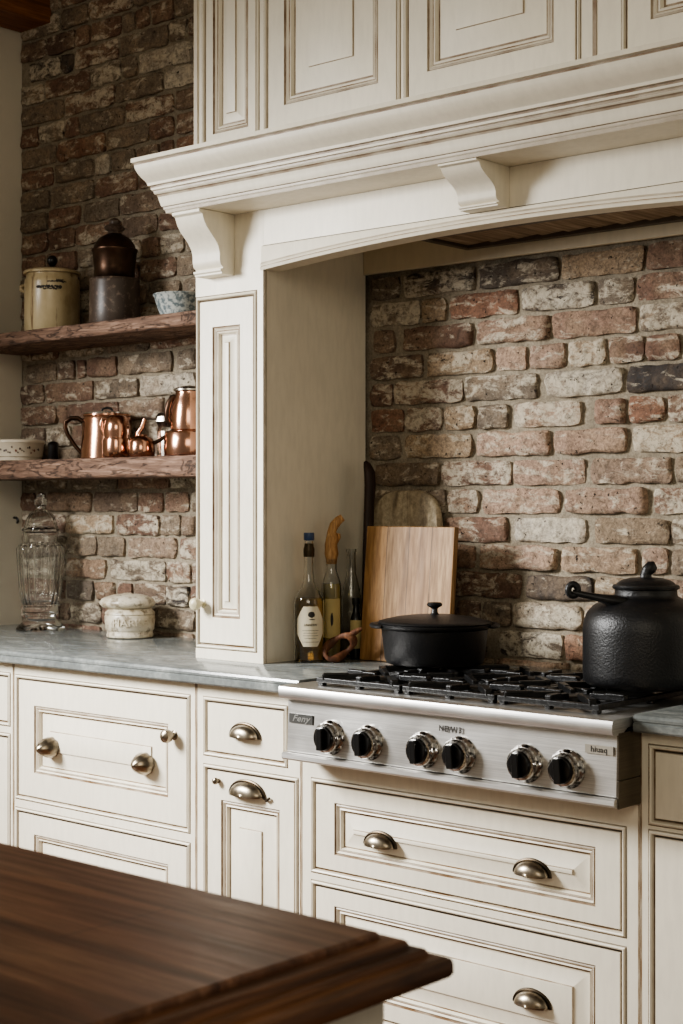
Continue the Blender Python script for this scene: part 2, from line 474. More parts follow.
        mb.col = (*base, wash)
        D = .008 + rnd.random() * .009
        sd = rnd.random() * 50
        tilt = (rnd.random() - .5) * .006
        nu = max(6, int((xb - xa) / .012)); nv = 7
        g = []
        for j in range(-1, nv + 2):
            row = []
            for i in range(-1, nu + 2):
                u = min(max(i, 0), nu) / nu; v = min(max(j, 0), nv) / nv
                x = xa + (xb - xa) * u; z = za + (zc - za) * v
                e = min(min(u, 1 - u) * (xb - xa), min(v, 1 - v) * (zc - za))
                amp = max(0, 1 - e / .018)
                n1 = noise.noise((x * 22, z * 22, sd)); n2 = noise.noise((x * 22 + 7, z * 22 + 5, sd + 3))
                x2 = x + amp * n1 * .0065; z2 = z + amp * n2 * .0055
                # wear the corners round
                cu = max(0, abs(u - .5) * 2 - (1 - .03 / (xb - xa))) / (.03 / (xb - xa)); cv = max(0, abs(v - .5) * 2 - .45) / .55
                k = cu * cv
                x2 += (-1 if u > .5 else 1) * k * .004; z2 += (-1 if v > .5 else 1) * k * .0028
                if i in (-1, nu + 1) or j in (-1, nv + 1):
                    y = YB + .012
                else:
                    y = YB - D * (1 - .38 * math.exp(-e / .003)) + .006 * noise.noise((x * 30, z * 30, sd + 9)) + .004 * noise.noise((x * 75, z * 75, sd)) + tilt * (u - .5)
                row.append(mb.vert((x2, y, z2)))
            g.append(row)
        for j in range(len(g) - 1):
            for i in range(len(g[0]) - 1):
                mb.face((g[j][i], g[j][i + 1], g[j + 1][i + 1], g[j + 1][i]))
        mb.col = None
    def fill(xa, xb, za, zc, weights):
        x = xa
        while xb - x > .03:
            L = rnd.choice((.215, .225, .22, .105, .21))
            if x + L > xb - .05: L = xb - x
            if L > .26: L = L / 2
            brick(x, x + L, za, zc, rnd.choice(weights))
            x += L + .012
    for r in range(-1, 30):
        za = zb + r * ch + .005 + rnd.uniform(-.001, .001); zc = za + ch - .0115
        L = []
        for tok in BR.get(r, '').split():
            a, b, c = tok.split(','); L.append((float(a), float(b), c))
        for lo, hi, wts in ((XW, -3.16, ('r', 'g', 'g', 'r', 'gw', 'rw', 'gr')), (-2.885, XE, ('r', 'p', 'p', 't', 'g', 'rw', 'tp'))):
            if lo > -3 and za > 2.0: continue
            x = lo
            for a, b, c in [q for q in L if lo - .05 <= q[0] < hi]:
                a = max(a, lo + .002)
                if a - x > .05: fill(x + .006, a - .012, za, zc, wts)
                brick(a, b, za, zc, c); x = b + .006
            if hi - x > .05: fill(x + .006, hi, za, zc, wts)
    o = mb.build('wall_back', [M['brick'], M['mortar']], angle=60, fix=False)
    tag(o, 'old multicoloured brick wall with wide mortar joints', 'wall', kind='structure')
brick_wall()

def simple_box(name, mat, x0, x1, y0, y1, z0, z1, kind='structure', bevel=0):
    mb = MB(); mb.box(x0, x1, y0, y1, z0, z1)
    o = mb.build(name, mat, loc=((x0 + x1) / 2, (y0 + y1) / 2, z0), bevel=bevel)
    if kind: tag(o, kind=kind)
    return o
tag(simple_box('wall_left', M['plaster'], XW - .1, XW, 1.45, YB, 0, ZC), 'plain off-white plaster wall at the left', 'wall')
tag(simple_box('ceiling', M['ceiling'], XW - .1, .9, 1.2, YB + .1, ZC, ZC + .1), 'off-white ceiling', 'ceiling')
tag(simple_box('floor', M['floor'], XW - .1, 1.2, -1.2, YB + .1, -.05, 0), 'brown board floor', 'floor')
tag(simple_box('trim_1', M['beam'], XW, -4.325, 1.2, YB - .004, 3.012, ZC, bevel=.006), 'brown wooden ceiling beam along the left wall', 'beam')

# ------------------------------------------------------------------ cabinet joinery
def bead(mb, x0, x1, z0, z1, y):
    e = [(.013, 0, 0), (.0118, .0028, 1), (.0102, -.0018, 0), (.0075, -.0045, 0), (.0045, -.0038, 0), (.0022, -.001, 1), (.0012, .004, 1), (0, .006, 1), (0, .02, 1)]
    e = [(.013, 0, 1), (.0115, .0028, .6), (.0102, -.0018, 0), (.0070, -.0048, 0), (.0040, -.0030, .3), (.0020, .003, 1), (0, .006, 1), (0, .02, 1)]
    mb.rings(x0, x1, z0, z1, y, [(-a, -a, d, g) for a, d, g in e], cap=False)

def face_frame(mb, x0, x1, z0, z1, y, depth, openings):
    """front plate with openings, its outer edge, and a beaded lip round each opening"""
    ex = .013
    xs = sorted({x0, x1} | {v for o in openings for v in (o[0] - ex, o[1] + ex)}); zs = sorted({z0, z1} | {v for o in openings for v in (o[2] - ex, o[3] + ex)})
    for i in range(len(xs) - 1):
        for j in range(len(zs) - 1):
            cx = (xs[i] + xs[i + 1]) / 2; cz = (zs[j] + zs[j + 1]) / 2
            if any(o[0] - ex < cx < o[1] + ex and o[2] - ex < cz < o[3] + ex for o in openings): continue
            mb.poly(((xs[i], y, zs[j]), (xs[i + 1], y, zs[j]), (xs[i + 1], y, zs[j + 1]), (xs[i], y, zs[j + 1])))
    for p, q in (((x0, z0), (x1, z0)), ((x1, z0), (x1, z1)), ((x1, z1), (x0, z1)), ((x0, z1), (x0, z0))):
        mb.poly(((p[0], y, p[1]), (q[0], y, q[1]), (q[0], y + depth, q[1]), (p[0], y + depth, p[1])), 0)
    for o in openings: bead(mb, *o, y)

def panel_spec(sx, sz, wide=.045, deep=.0145, k=1.0):
    prof = [(0, 0, 1), (.0025, .0045, .75), (.006, .0022, 0), (.0095, .006, 1), (.012, .0068, .3), (.0155, .0052, 0), (.019, deep, 1), (.0215, deep, .9), (.0225, deep - .0002, 0)]
    spec = [(0, 0, .016, .5), (0, 0, .0015, .4), (.0015, .0015, 0, 0)]
    spec += [(sx + a * k, sz + a * k, d, g) for a, d, g in prof]
    w0 = .0225 * k
    spec += [(sx + w0 + wide, sz + w0 + wide, .0048, .85), (sx + w0 + wide + .0018, sz + w0 + wide + .0018, .0014, 0), (sx + w0 + wide + .004, sz + w0 + wide + .004, .0008, 0)]
    return spec

def front(name, parent, o, y, sx=None, sz=None, wide=.045, mat='cream', gap=.0025, k=1.0):
    """a drawer or door leaf filling opening o"""
    x0, x1, z0, z1 = o[0] + gap, o[1] - gap, o[2] + gap, o[3] - gap
    mb = MB()
    if sx is None:
        mb.rings(x0, x1, z0, z1, y, [(0, 0, .016, .5), (0, 0, .0015, .4), (.0015, .0015, 0, 0), (.003, .003, 0, 0)])
    else:
        mb.rings(x0, x1, z0, z1, y, panel_spec(sx, sz, wide, k=k))
    return mb.build(name, M[mat], parent, loc=((x0 + x1) / 2, y, (z0 + z1) / 2), angle=20)

def cup_pull(parent, x, y, z, w=.088, h=.031, d=.027, tail=False, label='aged nickel cup pull'):
    mb = MB()
    a = w / 2
    nu, nv = 20, 8
    g = []
    for j in range(nv + 1):
        ph = (PI / 2) * j / nv          # 0 at the rim on the drawer face, 90 deg at the front lip
        row = []
        for i in range(nu + 1):
            t = PI * i / nu
            row.append(mb.vert((x + a * math.cos(t) * math.cos(ph) ** .8, y - .002 - d * math.sin(ph), z - h * .45 + h * math.sin(t) * math.cos(ph) ** .8)))
        g.append(row)
    for j in range(nv):
        for i in range(nu):
            mb.face((g[j][i], g[j][i + 1], g[j + 1][i + 1], g[j + 1][i]))
    o = mb.build('cup_pull', M['pewter'], parent, loc=(x, y, z), angle=50)
    md = o.modifiers.new('Solid', 'SOLIDIFY'); md.thickness = .0025; md.offset = -1
    o['label'] = label
    rim = MB()
    pts = [(x + (a + .003) * math.cos(PI * i / 24), y - .0025, z - h * .45 + (h + .002) * math.sin(PI * i / 24)) for i in range(25)]
    if tail:
        pts = [(x + a + .024, y - .006, z - h * .45 + .004), (x + a + .014, y - .007, z - h * .45 - .003)] + pts
    rim.tube(pts, .0038, 8)
    rim.build('rim', M['pewter_dark'], o, loc=(x, y, z))
    return o

def knob(parent, x, y, z, r=.015, mat='pewter', stem=.02, label=None):
    mb = MB()
    mb.lathe((x, y, z), [(r * .7, 0), (r * .72, .002), (r * .4, .004), (r * .36, stem * .6), (r * .5, stem * .8), (r * .9, stem), (r, stem + r * .45), (r * .86, stem + r * .95), (r * .45, stem + r * 1.25), (0, stem + r * 1.32)], 24, axis='y')
    o = mb.build('knob', M[mat], parent, loc=(x, y, z))
    if label: o['label'] = label
    return o

def shell_knob(parent, x, y, z, r, length, label):
    mb = MB()
    mb.lathe((x, y, z), [(r * .92, 0), (r, .004), (r * .98, .01), (r * .9, length * .4), (r * .72, length * .62), (r * .48, length * .82), (r * .24, length * .95), (0, length)], 32,
             rmod=lambda t, zz: 1 + .035 * math.cos(9 * t) * (zz > .003), axis='y', sy=.86)
    o = mb.build('shell_knob', M['pewter'], parent, loc=(x, y, z), angle=60)
    o['label'] = label
    return o

# ------------------------------------------------------------------ base cabinets
YBK = YB - .02
def base_cabinet(x0, x1, ztop, openings, label):
    t = thing('base_cabinet', ((x0 + x1) / 2, (YC + YBK) / 2, 0), label, 'cabinet', 'painted base cabinets')
    mb = MB()
    mb.gl = 0
    mb.box(x0 + .001, x1 - .001, YC + .02, YBK, .09, ztop)
    mb.box(x0 + .001, x1 - .001, YC + .075, YBK - .02, 0, .09)
    face_frame(mb, x0 + .0008, x1 - .0008, .09, ztop, YC, .02, openings)
    for xx in (x0 + .0025, x1 - .0025):
        mb.poly(((xx - .0018, YC - .0003, .09), (xx + .0018, YC - .0003, .09), (xx + .0018, YC - .0003, ztop), (xx - .0018, YC - .0003, ztop)), 1)
    mb.build('cabinet_body', M['cream'], t, angle=20)
    return t

ZCB = .8685   # underside of the counter
# far left
o1, o2 = (-4.42, -3.748, .69, .824), (-4.42, -3.748, .125, .645)
c = base_cabinet(-4.498, -3.722, ZCB, [o1, o2], 'cream base cabinet cut off by the left edge, a sliver of drawer and door')
d = front('drawer', c, o1, YC); cup_pull(d, -4.08, YC, .756)
d = front('door', c, o2, YC, .06, .07); knob(d, -4.38, YC, .58)
# wide drawers with shell knobs
o1, o2 = (-3.700, -2.979, .482, .822), (-3.700, -2.979, .125, .434)
c = base_cabinet(-3.7215, -2.9455, ZCB, [o1, o2], 'wide cream base cabinet below the wall shelves, top drawer with shell knobs')
d = front('drawer', c, o1, YC, .072, .07)
shell_knob(d, -3.545, YC + .003, .637, .035, .056, 'pointed shell-shaped metal knob'); shell_knob(d, -3.145, YC + .003, .634, .036, .048, 'rounded shell-shaped metal knob')
knob(d, -3.03, YC + .001, .722, .0185, label='small round metal knob near the drawer edge')
d = front('drawer', c, o2, YC, .072, .055)
shell_knob(d, -3.545, YC + .003, .26, .03, .05, 'shell-shaped metal knob'); shell_knob(d, -3.145, YC + .003, .26, .031, .042, 'shell-shaped metal knob')
# narrow cabinet
o1, o2 = (-2.906, -2.630, .693, .822), (-2.906, -2.594, .125, .648)
c = base_cabinet(-2.945, -2.5735, ZCB, [o1, o2], 'narrow cream base cabinet left of the rangetop, small drawer over a door')
d = front('drawer', c, o1, YC); cup_pull(d, -2.765, YC, .757, .098, .033)
d = front('door', c, o2, YC, .05, .072, .04); cup_pull(d, -2.757, YC, .612, .116, .036, .028, True, 'aged nickel cup pull with a curled tail'); knob(d, -2.862, YC, .622, .009, stem=.008, label='tiny round metal knob beside the cup pull')
# under the rangetop
o1, o2 = (-2.528, -1.674, .449, .655), (-2.528, -1.674, .125, .407)
c = base_cabinet(-2.573, -1.6305, .716, [o1, o2], 'wide cream base cabinet directly under the rangetop, two deep drawers with cup pulls')
for o in (o1, o2):
    d = front('drawer', c, o, YC, .06, .038, .034)
    zc = .545 if o is o1 else .264
    cup_pull(d, -2.322, YC + .002, zc); cup_pull(d, -1.895, YC + .002, zc)
# right
o1, o2 = (-1.598, -1.10, .690, .831), (-1.598, -1.10, .125, .657)
c = base_cabinet(-1.630, -1.042, ZCB, [o1, o2], 'cream base cabinet right of the rangetop, cut off by the right edge')
d = front('drawer', c, o1, YC); cup_pull(d, -1.35, YC, .76)
d = front('door', c, o2, YC, .075, .075); knob(d, -1.14, YC, .58)

# ------------------------------------------------------------------ counter tops
def counter(x0, x1, label):
    mb = MB()
    yf = 2.752
    prof = [(yf + .008, .8688), (yf + .003, .870), (yf, .874), (yf, .8865), (yf + .004, .8885), (yf + .004, .891), (yf + .001, .893), (yf + .0005, .8985), (yf + .003, .904), (yf + .008, ZT), (YB - .006, ZT), (YB - .006, .8688)]
    mb.prism(prof, lambda u, v, t: (t, u, v), x0, x1)
    if x0 < -3: mb.box(x1 - .001, -1.626, 3.2165, YB - .006, .8688, ZT)
    o = mb.build('countertop', M['stone'], loc=((x0 + x1) / 2, 3.08, .87), angle=25)
    tag(o, label, 'countertop', 'grey stone countertops')
counter(XW + .002, -2.549, 'long grey stone countertop left of the rangetop, holding the glass jar and bottles')
counter(-1.6245, XE, 'short piece of grey stone countertop right of the rangetop')

# ------------------------------------------------------------------ hood surround
def pillar_cabinet():
    t = thing('pillar_cabinet', ((XL + XR) / 2, 3.19, ZT), 'tall narrow cream pillar cabinet standing on the counter, left of the cooking alcove', 'cabinet')
    mb = MB()
    op = (-3.124, -2.912, .947, 1.893)
    z0 = ZT + .0005
    mb.box(XL, XR, YP + .02, YB - .018, z0, 2.116)
    face_frame(mb, XL, XR, z0, 2.116, YP, .02, [op])
    mb.gl = 0
    # slim bead up the alcove corner
    mb.box(XR - .001, XR + .003, YP + .004, YP + .012, z0, 1.955, .6)
    mb.build('cabinet_body', M['cream'], t, angle=20)
    d = front('door', t, op, YP, .050, .072, .018, k=1.15)
    knob(d, -3.108, YP, 1.058, .0175, 'ivory', .022, 'pale ivory round knob')
pillar_cabinet()

XM = -2.088
def arch_z(x):
    h = .79
    return 1.957 + .036 * (1 - min(1, abs((x - XM) / h)) ** 2.0)

mantel = thing('range_hood_mantel', (XM, 3.1, 1.957), 'cream mantel with crown moulding, corbels and a shallow arch spanning over the range', 'mantel')
mb = MB()
# header board with the arched lower edge
N = 48
xa, xb = XR + .0005, -1.2985
for y, z1 in ((YP + .0, 2.116), (YP + .06, 2.116)):
    for i in range(N):
        p, q = xa + (xb - xa) * i / N, xa + (xb - xa) * (i + 1) / N
        mb.poly(((p, y, arch_z(p)), (q, y, arch_z(q)), (q, y, z1), (p, y, z1)))
for i in range(N):
    p, q = xa + (xb - xa) * i / N, xa + (xb - xa) * (i + 1) / N
    mb.poly(((p, YP, arch_z(p)), (q, YP, arch_z(q)), (q, YP + .06, arch_z(q)), (p, YP + .06, arch_z(p))))
mb.poly(((xa, YP, 2.116), (xb, YP, 2.116), (xb, YP + .06, 2.116), (xa, YP + .06, 2.116)))
mb.build('header', M['cream'], mantel, angle=25)
# applied moulding along the arch: straight on top, curved below
mb = MB()
top = 2.019
prev = None
for i in range(N + 1):
    x = xa + (xb - xa) * i / N
    za = arch_z(x)
    sec = [(za - .002, .0, 0), (za - .003, -.010, 0), (za + .003, -.013, .3), (za + .006, -.010, 1), (za + .008, -.0095, 0), (za + .0125, -.012, .5), (za + .0155, -.009, .6), (za + .018, -.008, 0), (top - .004, -.008, 0), (top - .0005, -.0065, 1), (top + .002, 0, 1), (top + .003, 0, 0)]
    cur = [mb.vert((x, YP + d, z)) for z, d, g in sec]
    if prev:
        for k in range(len(sec) - 1): mb.face((prev[k], cur[k], cur[k + 1], prev[k + 1]), sec[k][2])
    else: mb.face(cur)
    prev = cur
mb.face(list(reversed(prev)))
mb.build('arch_moulding', M['cream'], mantel, angle=25)
# crown
mb = MB()
prof = [(.0, 2.262, 0), (.236, 2.2515, 0), (.238, 2.240, .5), (.229, 2.2375, 1), (.2275, 2.234, 0), (.226, 2.226, 0), (.219, 2.214, 0), (.208, 2.204, 0), (.197, 2.197, 0), (.190, 2.191, 0), (.188, 2.1845, .7), (.180, 2.183, 1), (.179, 2.179, 0),
        (.1775, 2.174, .3), (.171, 2.1725, .8), (.1705, 2.168, 0), (.166, 2.164, .9), (.1595, 2.1625, .8), (.157, 2.158, 0), (.153, 2.146, 0), (.150, 2.136, 0), (.148, 2.133, .9), (.143, 2.132, .5), (.142, 2.127, 0), (.137, 2.1245, .6), (.135, 2.117, 0), (0, 2.1165, 0)]
A = []; B = []
for o_, z_, g_ in prof:
    k = max(0, (2.25 - z_) / .134)
    A.append(mb.vert((XL - .002 + .028 * k, YP - o_, z_))); B.append(mb.vert((XE, YP - o_, z_)))
for i in range(len(prof) - 1): mb.face((A[i], B[i], B[i + 1], A[i + 1]), prof[i][2])
mb.face(A, 0); mb.face(list(reversed(B)), 0)
mb.build('crown_moulding', M['cream'], mantel, angle=30)
# corbels
CB = [(.0, 2.1163), (.131, 2.1163), (.131, 2.108), (.120, 2.104), (.117, 2.096), (.112, 2.084), (.102, 2.070), (.088, 2.056), (.072, 2.041), (.060, 2.024), (.055, 2.006), (.055, 1.990), (.052, 1.978), (.043, 1.970), (.043, 1.967), (.052, 1.966), (.052, 1.960), (.047, 1.9575), (.047, 1.952), (0, 1.952)]
for x0, x1, dz in ((-3.092, -2.985, 1), (-2.190, -2.080, .585), (-1.19, -1.083, 1)):
    mb = MB()
    poly = [(o_, 2.1163 - (2.1163 - z_) * dz) for o_, z_ in CB]
    mb.prism(poly, lambda u, v, t: (t, YP - .0005 - u, v), x0, x1)
    mb.build('corbel', M['cream'], mantel, loc=((x0 + x1) / 2, YP, 2.05), angle=40, bevel=.0015)
# cream ceiling and rear trim of the alcove, and the far support
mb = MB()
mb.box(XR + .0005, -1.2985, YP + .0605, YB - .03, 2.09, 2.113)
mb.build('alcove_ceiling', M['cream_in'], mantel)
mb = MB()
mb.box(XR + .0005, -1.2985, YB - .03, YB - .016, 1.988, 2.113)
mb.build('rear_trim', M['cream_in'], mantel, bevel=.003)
mb = MB()
mb.box(-1.298, XE, YP, YB - .03, ZT + .0005, 2.116)
mb.build('support_panel', M['cream'], mantel, bevel=.003)

# hood liner
lin_t = thing('hood_liner', (XM, 3.28, 2.02), 'dark extractor hood liner with brown slatted filters, above the arch', 'hood')
mb = MB()
x0, x1, y0, y1, z0, z1 = -2.505, -1.67, 3.145, YB - .034, 2.018, 2.088
for a, b, c_, d_ in ((x0, x1, y0, y0 + .022), (x0, x1, y1 - .022, y1), (x0, x0 + .022, y0 + .022, y1 - .022), (x1 - .022, x1, y0 + .022, y1 - .022)):
    mb.box(a, b, c_, d_, z0, z0 + .022)
for a, b, c_, d_ in ((x0, x1, y0, y0 + .005), (x0, x1, y1 - .005, y1), (x0, x0 + .005, y0 + .005, y1 - .005), (x1 - .005, x1, y0 + .005, y1 - .005)):
    mb.box(a, b, c_, d_, z0 + .022, z1)
mb.build('liner_frame', M['liner'], lin_t, bevel=.002)
mb = MB()
n = 10
for i in range(n):
    xs = x0 + .024 + (x1 - x0 - .048) * i / n
    w = (x1 - x0 - .048) / n
    mb.prism([(xs, 2.026), (xs + w * .88, 2.031), (xs + w * .88, 2.037), (xs, 2.032)], lambda u, v, t: (u, t, v), y0 + .024, y1 - .024)
mb.box(x0 + .006, x1 - .006, y0 + .006, y1 - .006, 2.0755, 2.082)
mb.build('slat_panel', M['slat'], lin_t)

# upper cabinet over the mantel
uc = thing('upper_cabinet', (-2.09, 3.19, 2.264), 'tall cream upper cabinet with raised panel doors above the crown moulding', 'cabinet')
ops = [(-3.105, -2.905, 2.34, 3.14), (-2.862, -2.418, 2.30, 3.14), (-2.384, -1.898, 2.30, 3.14), (-1.77, -1.29, 2.30, 3.14), (-1.25, -1.07, 2.34, 3.14)]
mb = MB()
mb.box(XL, XE, YP + .02, YB - .018, 2.264, ZC - .002)
ops[0] = (-3.10, -2.903, 2.285, 3.14); ops[4] = (-1.25, -1.07, 2.285, 3.14)
face_frame(mb, XL, XE, 2.264, ZC - .002, YP, .02, ops)
mb.box(XL - .0035, XL + .010, YP - .005, YP + .02, 2.264, ZC - .002, .25)
mb.box(-1.855, -1.845, YP - .002, YP + .004, 2.264, ZC - .002, .9)
mb.build('cabinet_body', M['cream'], uc, angle=20)
for i, o in enumerate(ops):
    if i in (0, 4):
        front('side_panel', uc, o, YP, .028, .06, .022, k=1.2)
    else:
        front('door', uc, o, YP, .058, .08, .055, k=1.3)
# ------------------------------------------------------------------ rangetop
RX0, RX1 = -2.5445, -1.6285
rt = thing('rangetop', ((RX0 + RX1) / 2, 3.0, .72), 'stainless steel six burner gas rangetop with black knobs, set between the counters', 'rangetop')
mb = MB()
mb.box(RX0 + .004, RX1 - .004, 2.80, 3.205, .7195, .880)                  # burner box
mb.build('burner_box', M['steel_dark'], rt, bevel=.002)
mb = MB()
prof = [(2.688, .868), (2.681, .871), (2.6785, .876), (2.6785, .892), (2.681, .898), (2.688, .9005), (3.214, .9005), (3.214, .8805), (2.74, .8805), (2.715, .868)]
mb.prism(prof, lambda u, v, t: (t, u, v), RX0, RX1)
mb.build('deck', M['steel'], rt, angle=40)
mb = MB()
mb.prism([(2.702, .742), (2.706, .868), (2.7895, .868), (2.7895, .742)], lambda u, v, t: (t, u, v), RX0 + .006, RX1 - .004)
cp = mb.build('control_panel', M['steel'], rt, bevel=.0015)
mb = MB()
mb.prism([(2.692, .724), (2.689, .728), (2.6895, .737), (2.694, .7405), (2.7895, .7405), (2.7895, .7195), (2.71, .7195)], lambda u, v, t: (t, u, v), RX0, RX1 - .002)
mb.build('drip_rail', M['steel'], rt, angle=30)
mb = MB()
mb.box(RX1 - .0035, RX1 + .001, 2.703, 2.789, .777, .872)
mb.box(RX1 - .0035, RX1 + .001, 2.703, 2.789, .7195, .7755)
mb.build('side_plate', M['steel_dark'], rt, bevel=.001)
mb = MB()
mb.box(RX0 + .004, RX1 - .004, 3.198, 3.213, .9006, .918)
mb.build('rear_trim', M['steel'], rt, bevel=.003)

def burner_knob(x, z):
    y = 2.7045
    mb = MB()
    mb.lathe((x, y, z), [(.041, 0), (.041, .005), (.0385, .009), (.036, .012), (.0355, .022), (.033, .026), (.0285, .027), (.0285, .010)], 44,
             rmod=lambda t, zz: 1 + (.02 * math.cos(22 * t) if .008 < zz < .025 else 0), axis='y')
    bz = mb.build('knob_bezel', M['chrome'], cp, loc=(x, y, z), angle=30)
    mb = MB()
    mb.lathe((x, y, z), [(.0275, .011), (.0280, .030), (.0262, .034), (0, .0345)], 36, axis='y')
    ring = [(-.0085, -.026), (.0085, -.026), (.0085, .026), (-.0085, .026)]
    a = R(rndk.uniform(-6, 6))
    pts = [(u * math.cos(a) - v * math.sin(a), u * math.sin(a) + v * math.cos(a)) for u, v in ring]
    mb.prism([(x + u, z + v) for u, v in pts], lambda u, v, t: (u, t, v), y - .034, y - .046)
    k = mb.build('knob', M['knob_black'], cp, loc=(x, y, z), angle=30, bevel=.002)
    k['label'] = 'black burner knob'
    bz['label'] = 'chrome ring behind a burner knob'
rndk = random.Random(5)
for x in (-2.399, -2.283, -2.123, -2.023, -1.851, -1.748): burner_knob(x, .788)
# badges with their lettering
def badge(x0, x1, z0, z1, plate, ink, text, size, shear=0, sx=1.0, label=None):
    mb = MB()
    yy = 2.7034
    if plate:
        mb.box(x0, x1, yy - .002, yy, z0, z1)
    mb.mi = 1
    add_text(mb, text, size, lambda u, v, w: ((x0 + x1) / 2 + u, yy - .0022 - w, (z0 + z1) / 2 + v), shear, sx, .0003)
    b = mb.build('badge', [M[plate] if plate else M['steel'], M[ink]], cp, angle=0)
    if label: b['label'] = label
badge(-2.531, -2.456, .812, .834, 'badge', 'silver_text', 'Feny', .021, .35, 1.35, 'dark grey badge with silver lettering')
badge(-2.078, -2.020, .832, .848, None, 'ink', 'NEW13', .018, 0, 1.05, 'small black lettering on the control panel')
badge(-1.706, -1.640, .826, .844, 'badge_light', 'ink', 'hiuaq', .0165, 0, 1.1, 'light badge with dark lettering')

def grate(x0, x1, y0, y1):
    mb = MB()
    zt, zl = .9285, .914
    w = .013
    mb.box(x0, x1, y0, y0 + w, zl - .006, zt - .008); mb.box(x0, x1, y1 - w, y1, zl - .006, zt - .008)
    mb.box(x0, x0 + w, y0 + w, y1 - w, zl - .006, zt - .008); mb.box(x1 - w, x1, y0 + w, y1 - w, zl - .006, zt - .008)
    ym = (y0 + y1) / 2; xm = (x0 + x1) / 2
    mb.box(x0 + w, x1 - w, ym - w / 2, ym + w / 2, zl - .006, zt - .008)
    for cy in ((y0 + ym) / 2, (ym + y1) / 2):
        hx = (x1 - x0) / 2; hy = (y1 - y0) / 4
        for k in range(8):
            t = k * PI / 4
            dx, dy = math.cos(t), math.sin(t)
            s = min(hx / abs(dx) if abs(dx) > .01 else 9, hy / abs(dy) if abs(dy) > .01 else 9)
            p = (xm + dx * (s - .004), cy + dy * (s - .004), zt - .006); q = (xm + dx * .036, cy + dy * .036, zt - .007)
            mb.bar(p, q, .0155, .014, .75)
            # raised pad where the pan sits
            p2 = (xm + dx * (s - .006), cy + dy * (s - .006), zt - .001); q2 = (xm + dx * (s * .58), cy + dy * (s * .58), zt - .001)
            mb.bar(p2, q2, .018, .007, .8)
    for px in (x0 + .012, xm, x1 - .012):
        for py in (y0 + .01, ym, y1 - .01):
            mb.box(px - .008, px + .008, py - .008, py + .008, .9005, zl - .003)
    mb.build('grate', M['grate'], rt, loc=(xm, ym, .9), angle=35, bevel=.0025)
    for cy in ((y0 + ym) / 2, (ym + y1) / 2):
        b = MB()
        b.lathe((xm, cy, .9006), [(.052, 0), (.052, .006), (.046, .010), (.038, .011), (.038, .017), (.034, .020), (0, .0205)], 28)
        b.build('burner_head', M['grate'], rt, loc=(xm, cy, .9), angle=40)
gx0, gx1 = -2.478, -1.690
gw = (gx1 - gx0) / 3
for i in range(3):
    grate(gx0 + gw * i + .003, gx0 + gw * (i + 1) - .003, 2.735, 3.192)

# ------------------------------------------------------------------ pots on the rangetop
V = Vector((.7524, .6587, 0))      # a direction along the wall side of the handles
def dutch_oven(cx, cy, z0):
    t = thing('dutch_oven', (cx, cy, z0), 'wide black cast iron dutch oven with lid, in front of the cutting board', 'pot', 'black pots on the rangetop')
    mb = MB()
    mb.lathe((cx, cy, z0), [(0, .001), (.112, 0), (.120, .003), (.125, .012), (.134, .088), (.142, .092), (.145, .096), (.145, .101), (.128, .101), (.124, .094), (.116, .012), (0, .008)], 64)
    ang = math.atan2(V.y, V.x)
    for s in (1, -1):
        c0 = Vector((cx, cy, z0 + .0965)) + V * s * .134
        side = Vector((-V.y, V.x, 0))
        pts = []
        for k in range(13):
            a = PI * k / 12
            pts.append(c0 + side * math.cos(a) * .058 + V * s * math.sin(a) * .021)
        mb.tube(pts, [.006 + .003 * math.sin(PI * k / 12) for k in range(13)], 10, .7)
    mb.build('pot_body', M['iron'], t, angle=40)
    mb = MB()
    mb.lathe((cx, cy, z0), [(.141, .1015), (.1425, .104), (.140, .107), (.128, .110), (.10, .1165), (.06, .1215), (.02, .1235), (0, .124)], 64)
    lid = mb.build('lid', M['iron'], t, loc=(cx, cy, z0 + .1), angle=40)
    mb = MB()
    mb.lathe((cx, cy, z0), [(.013, .1225), (.008, .128), (.0075, .138), (.012, .141), (.0185, .145), (.0195, .149), (.016, .1535), (0, .155)], 28)
    mb.build('lid_knob', M['iron'], lid, loc=(cx, cy, z0 + .124), angle=40)
dutch_oven(-2.389, 3.084, .9318)

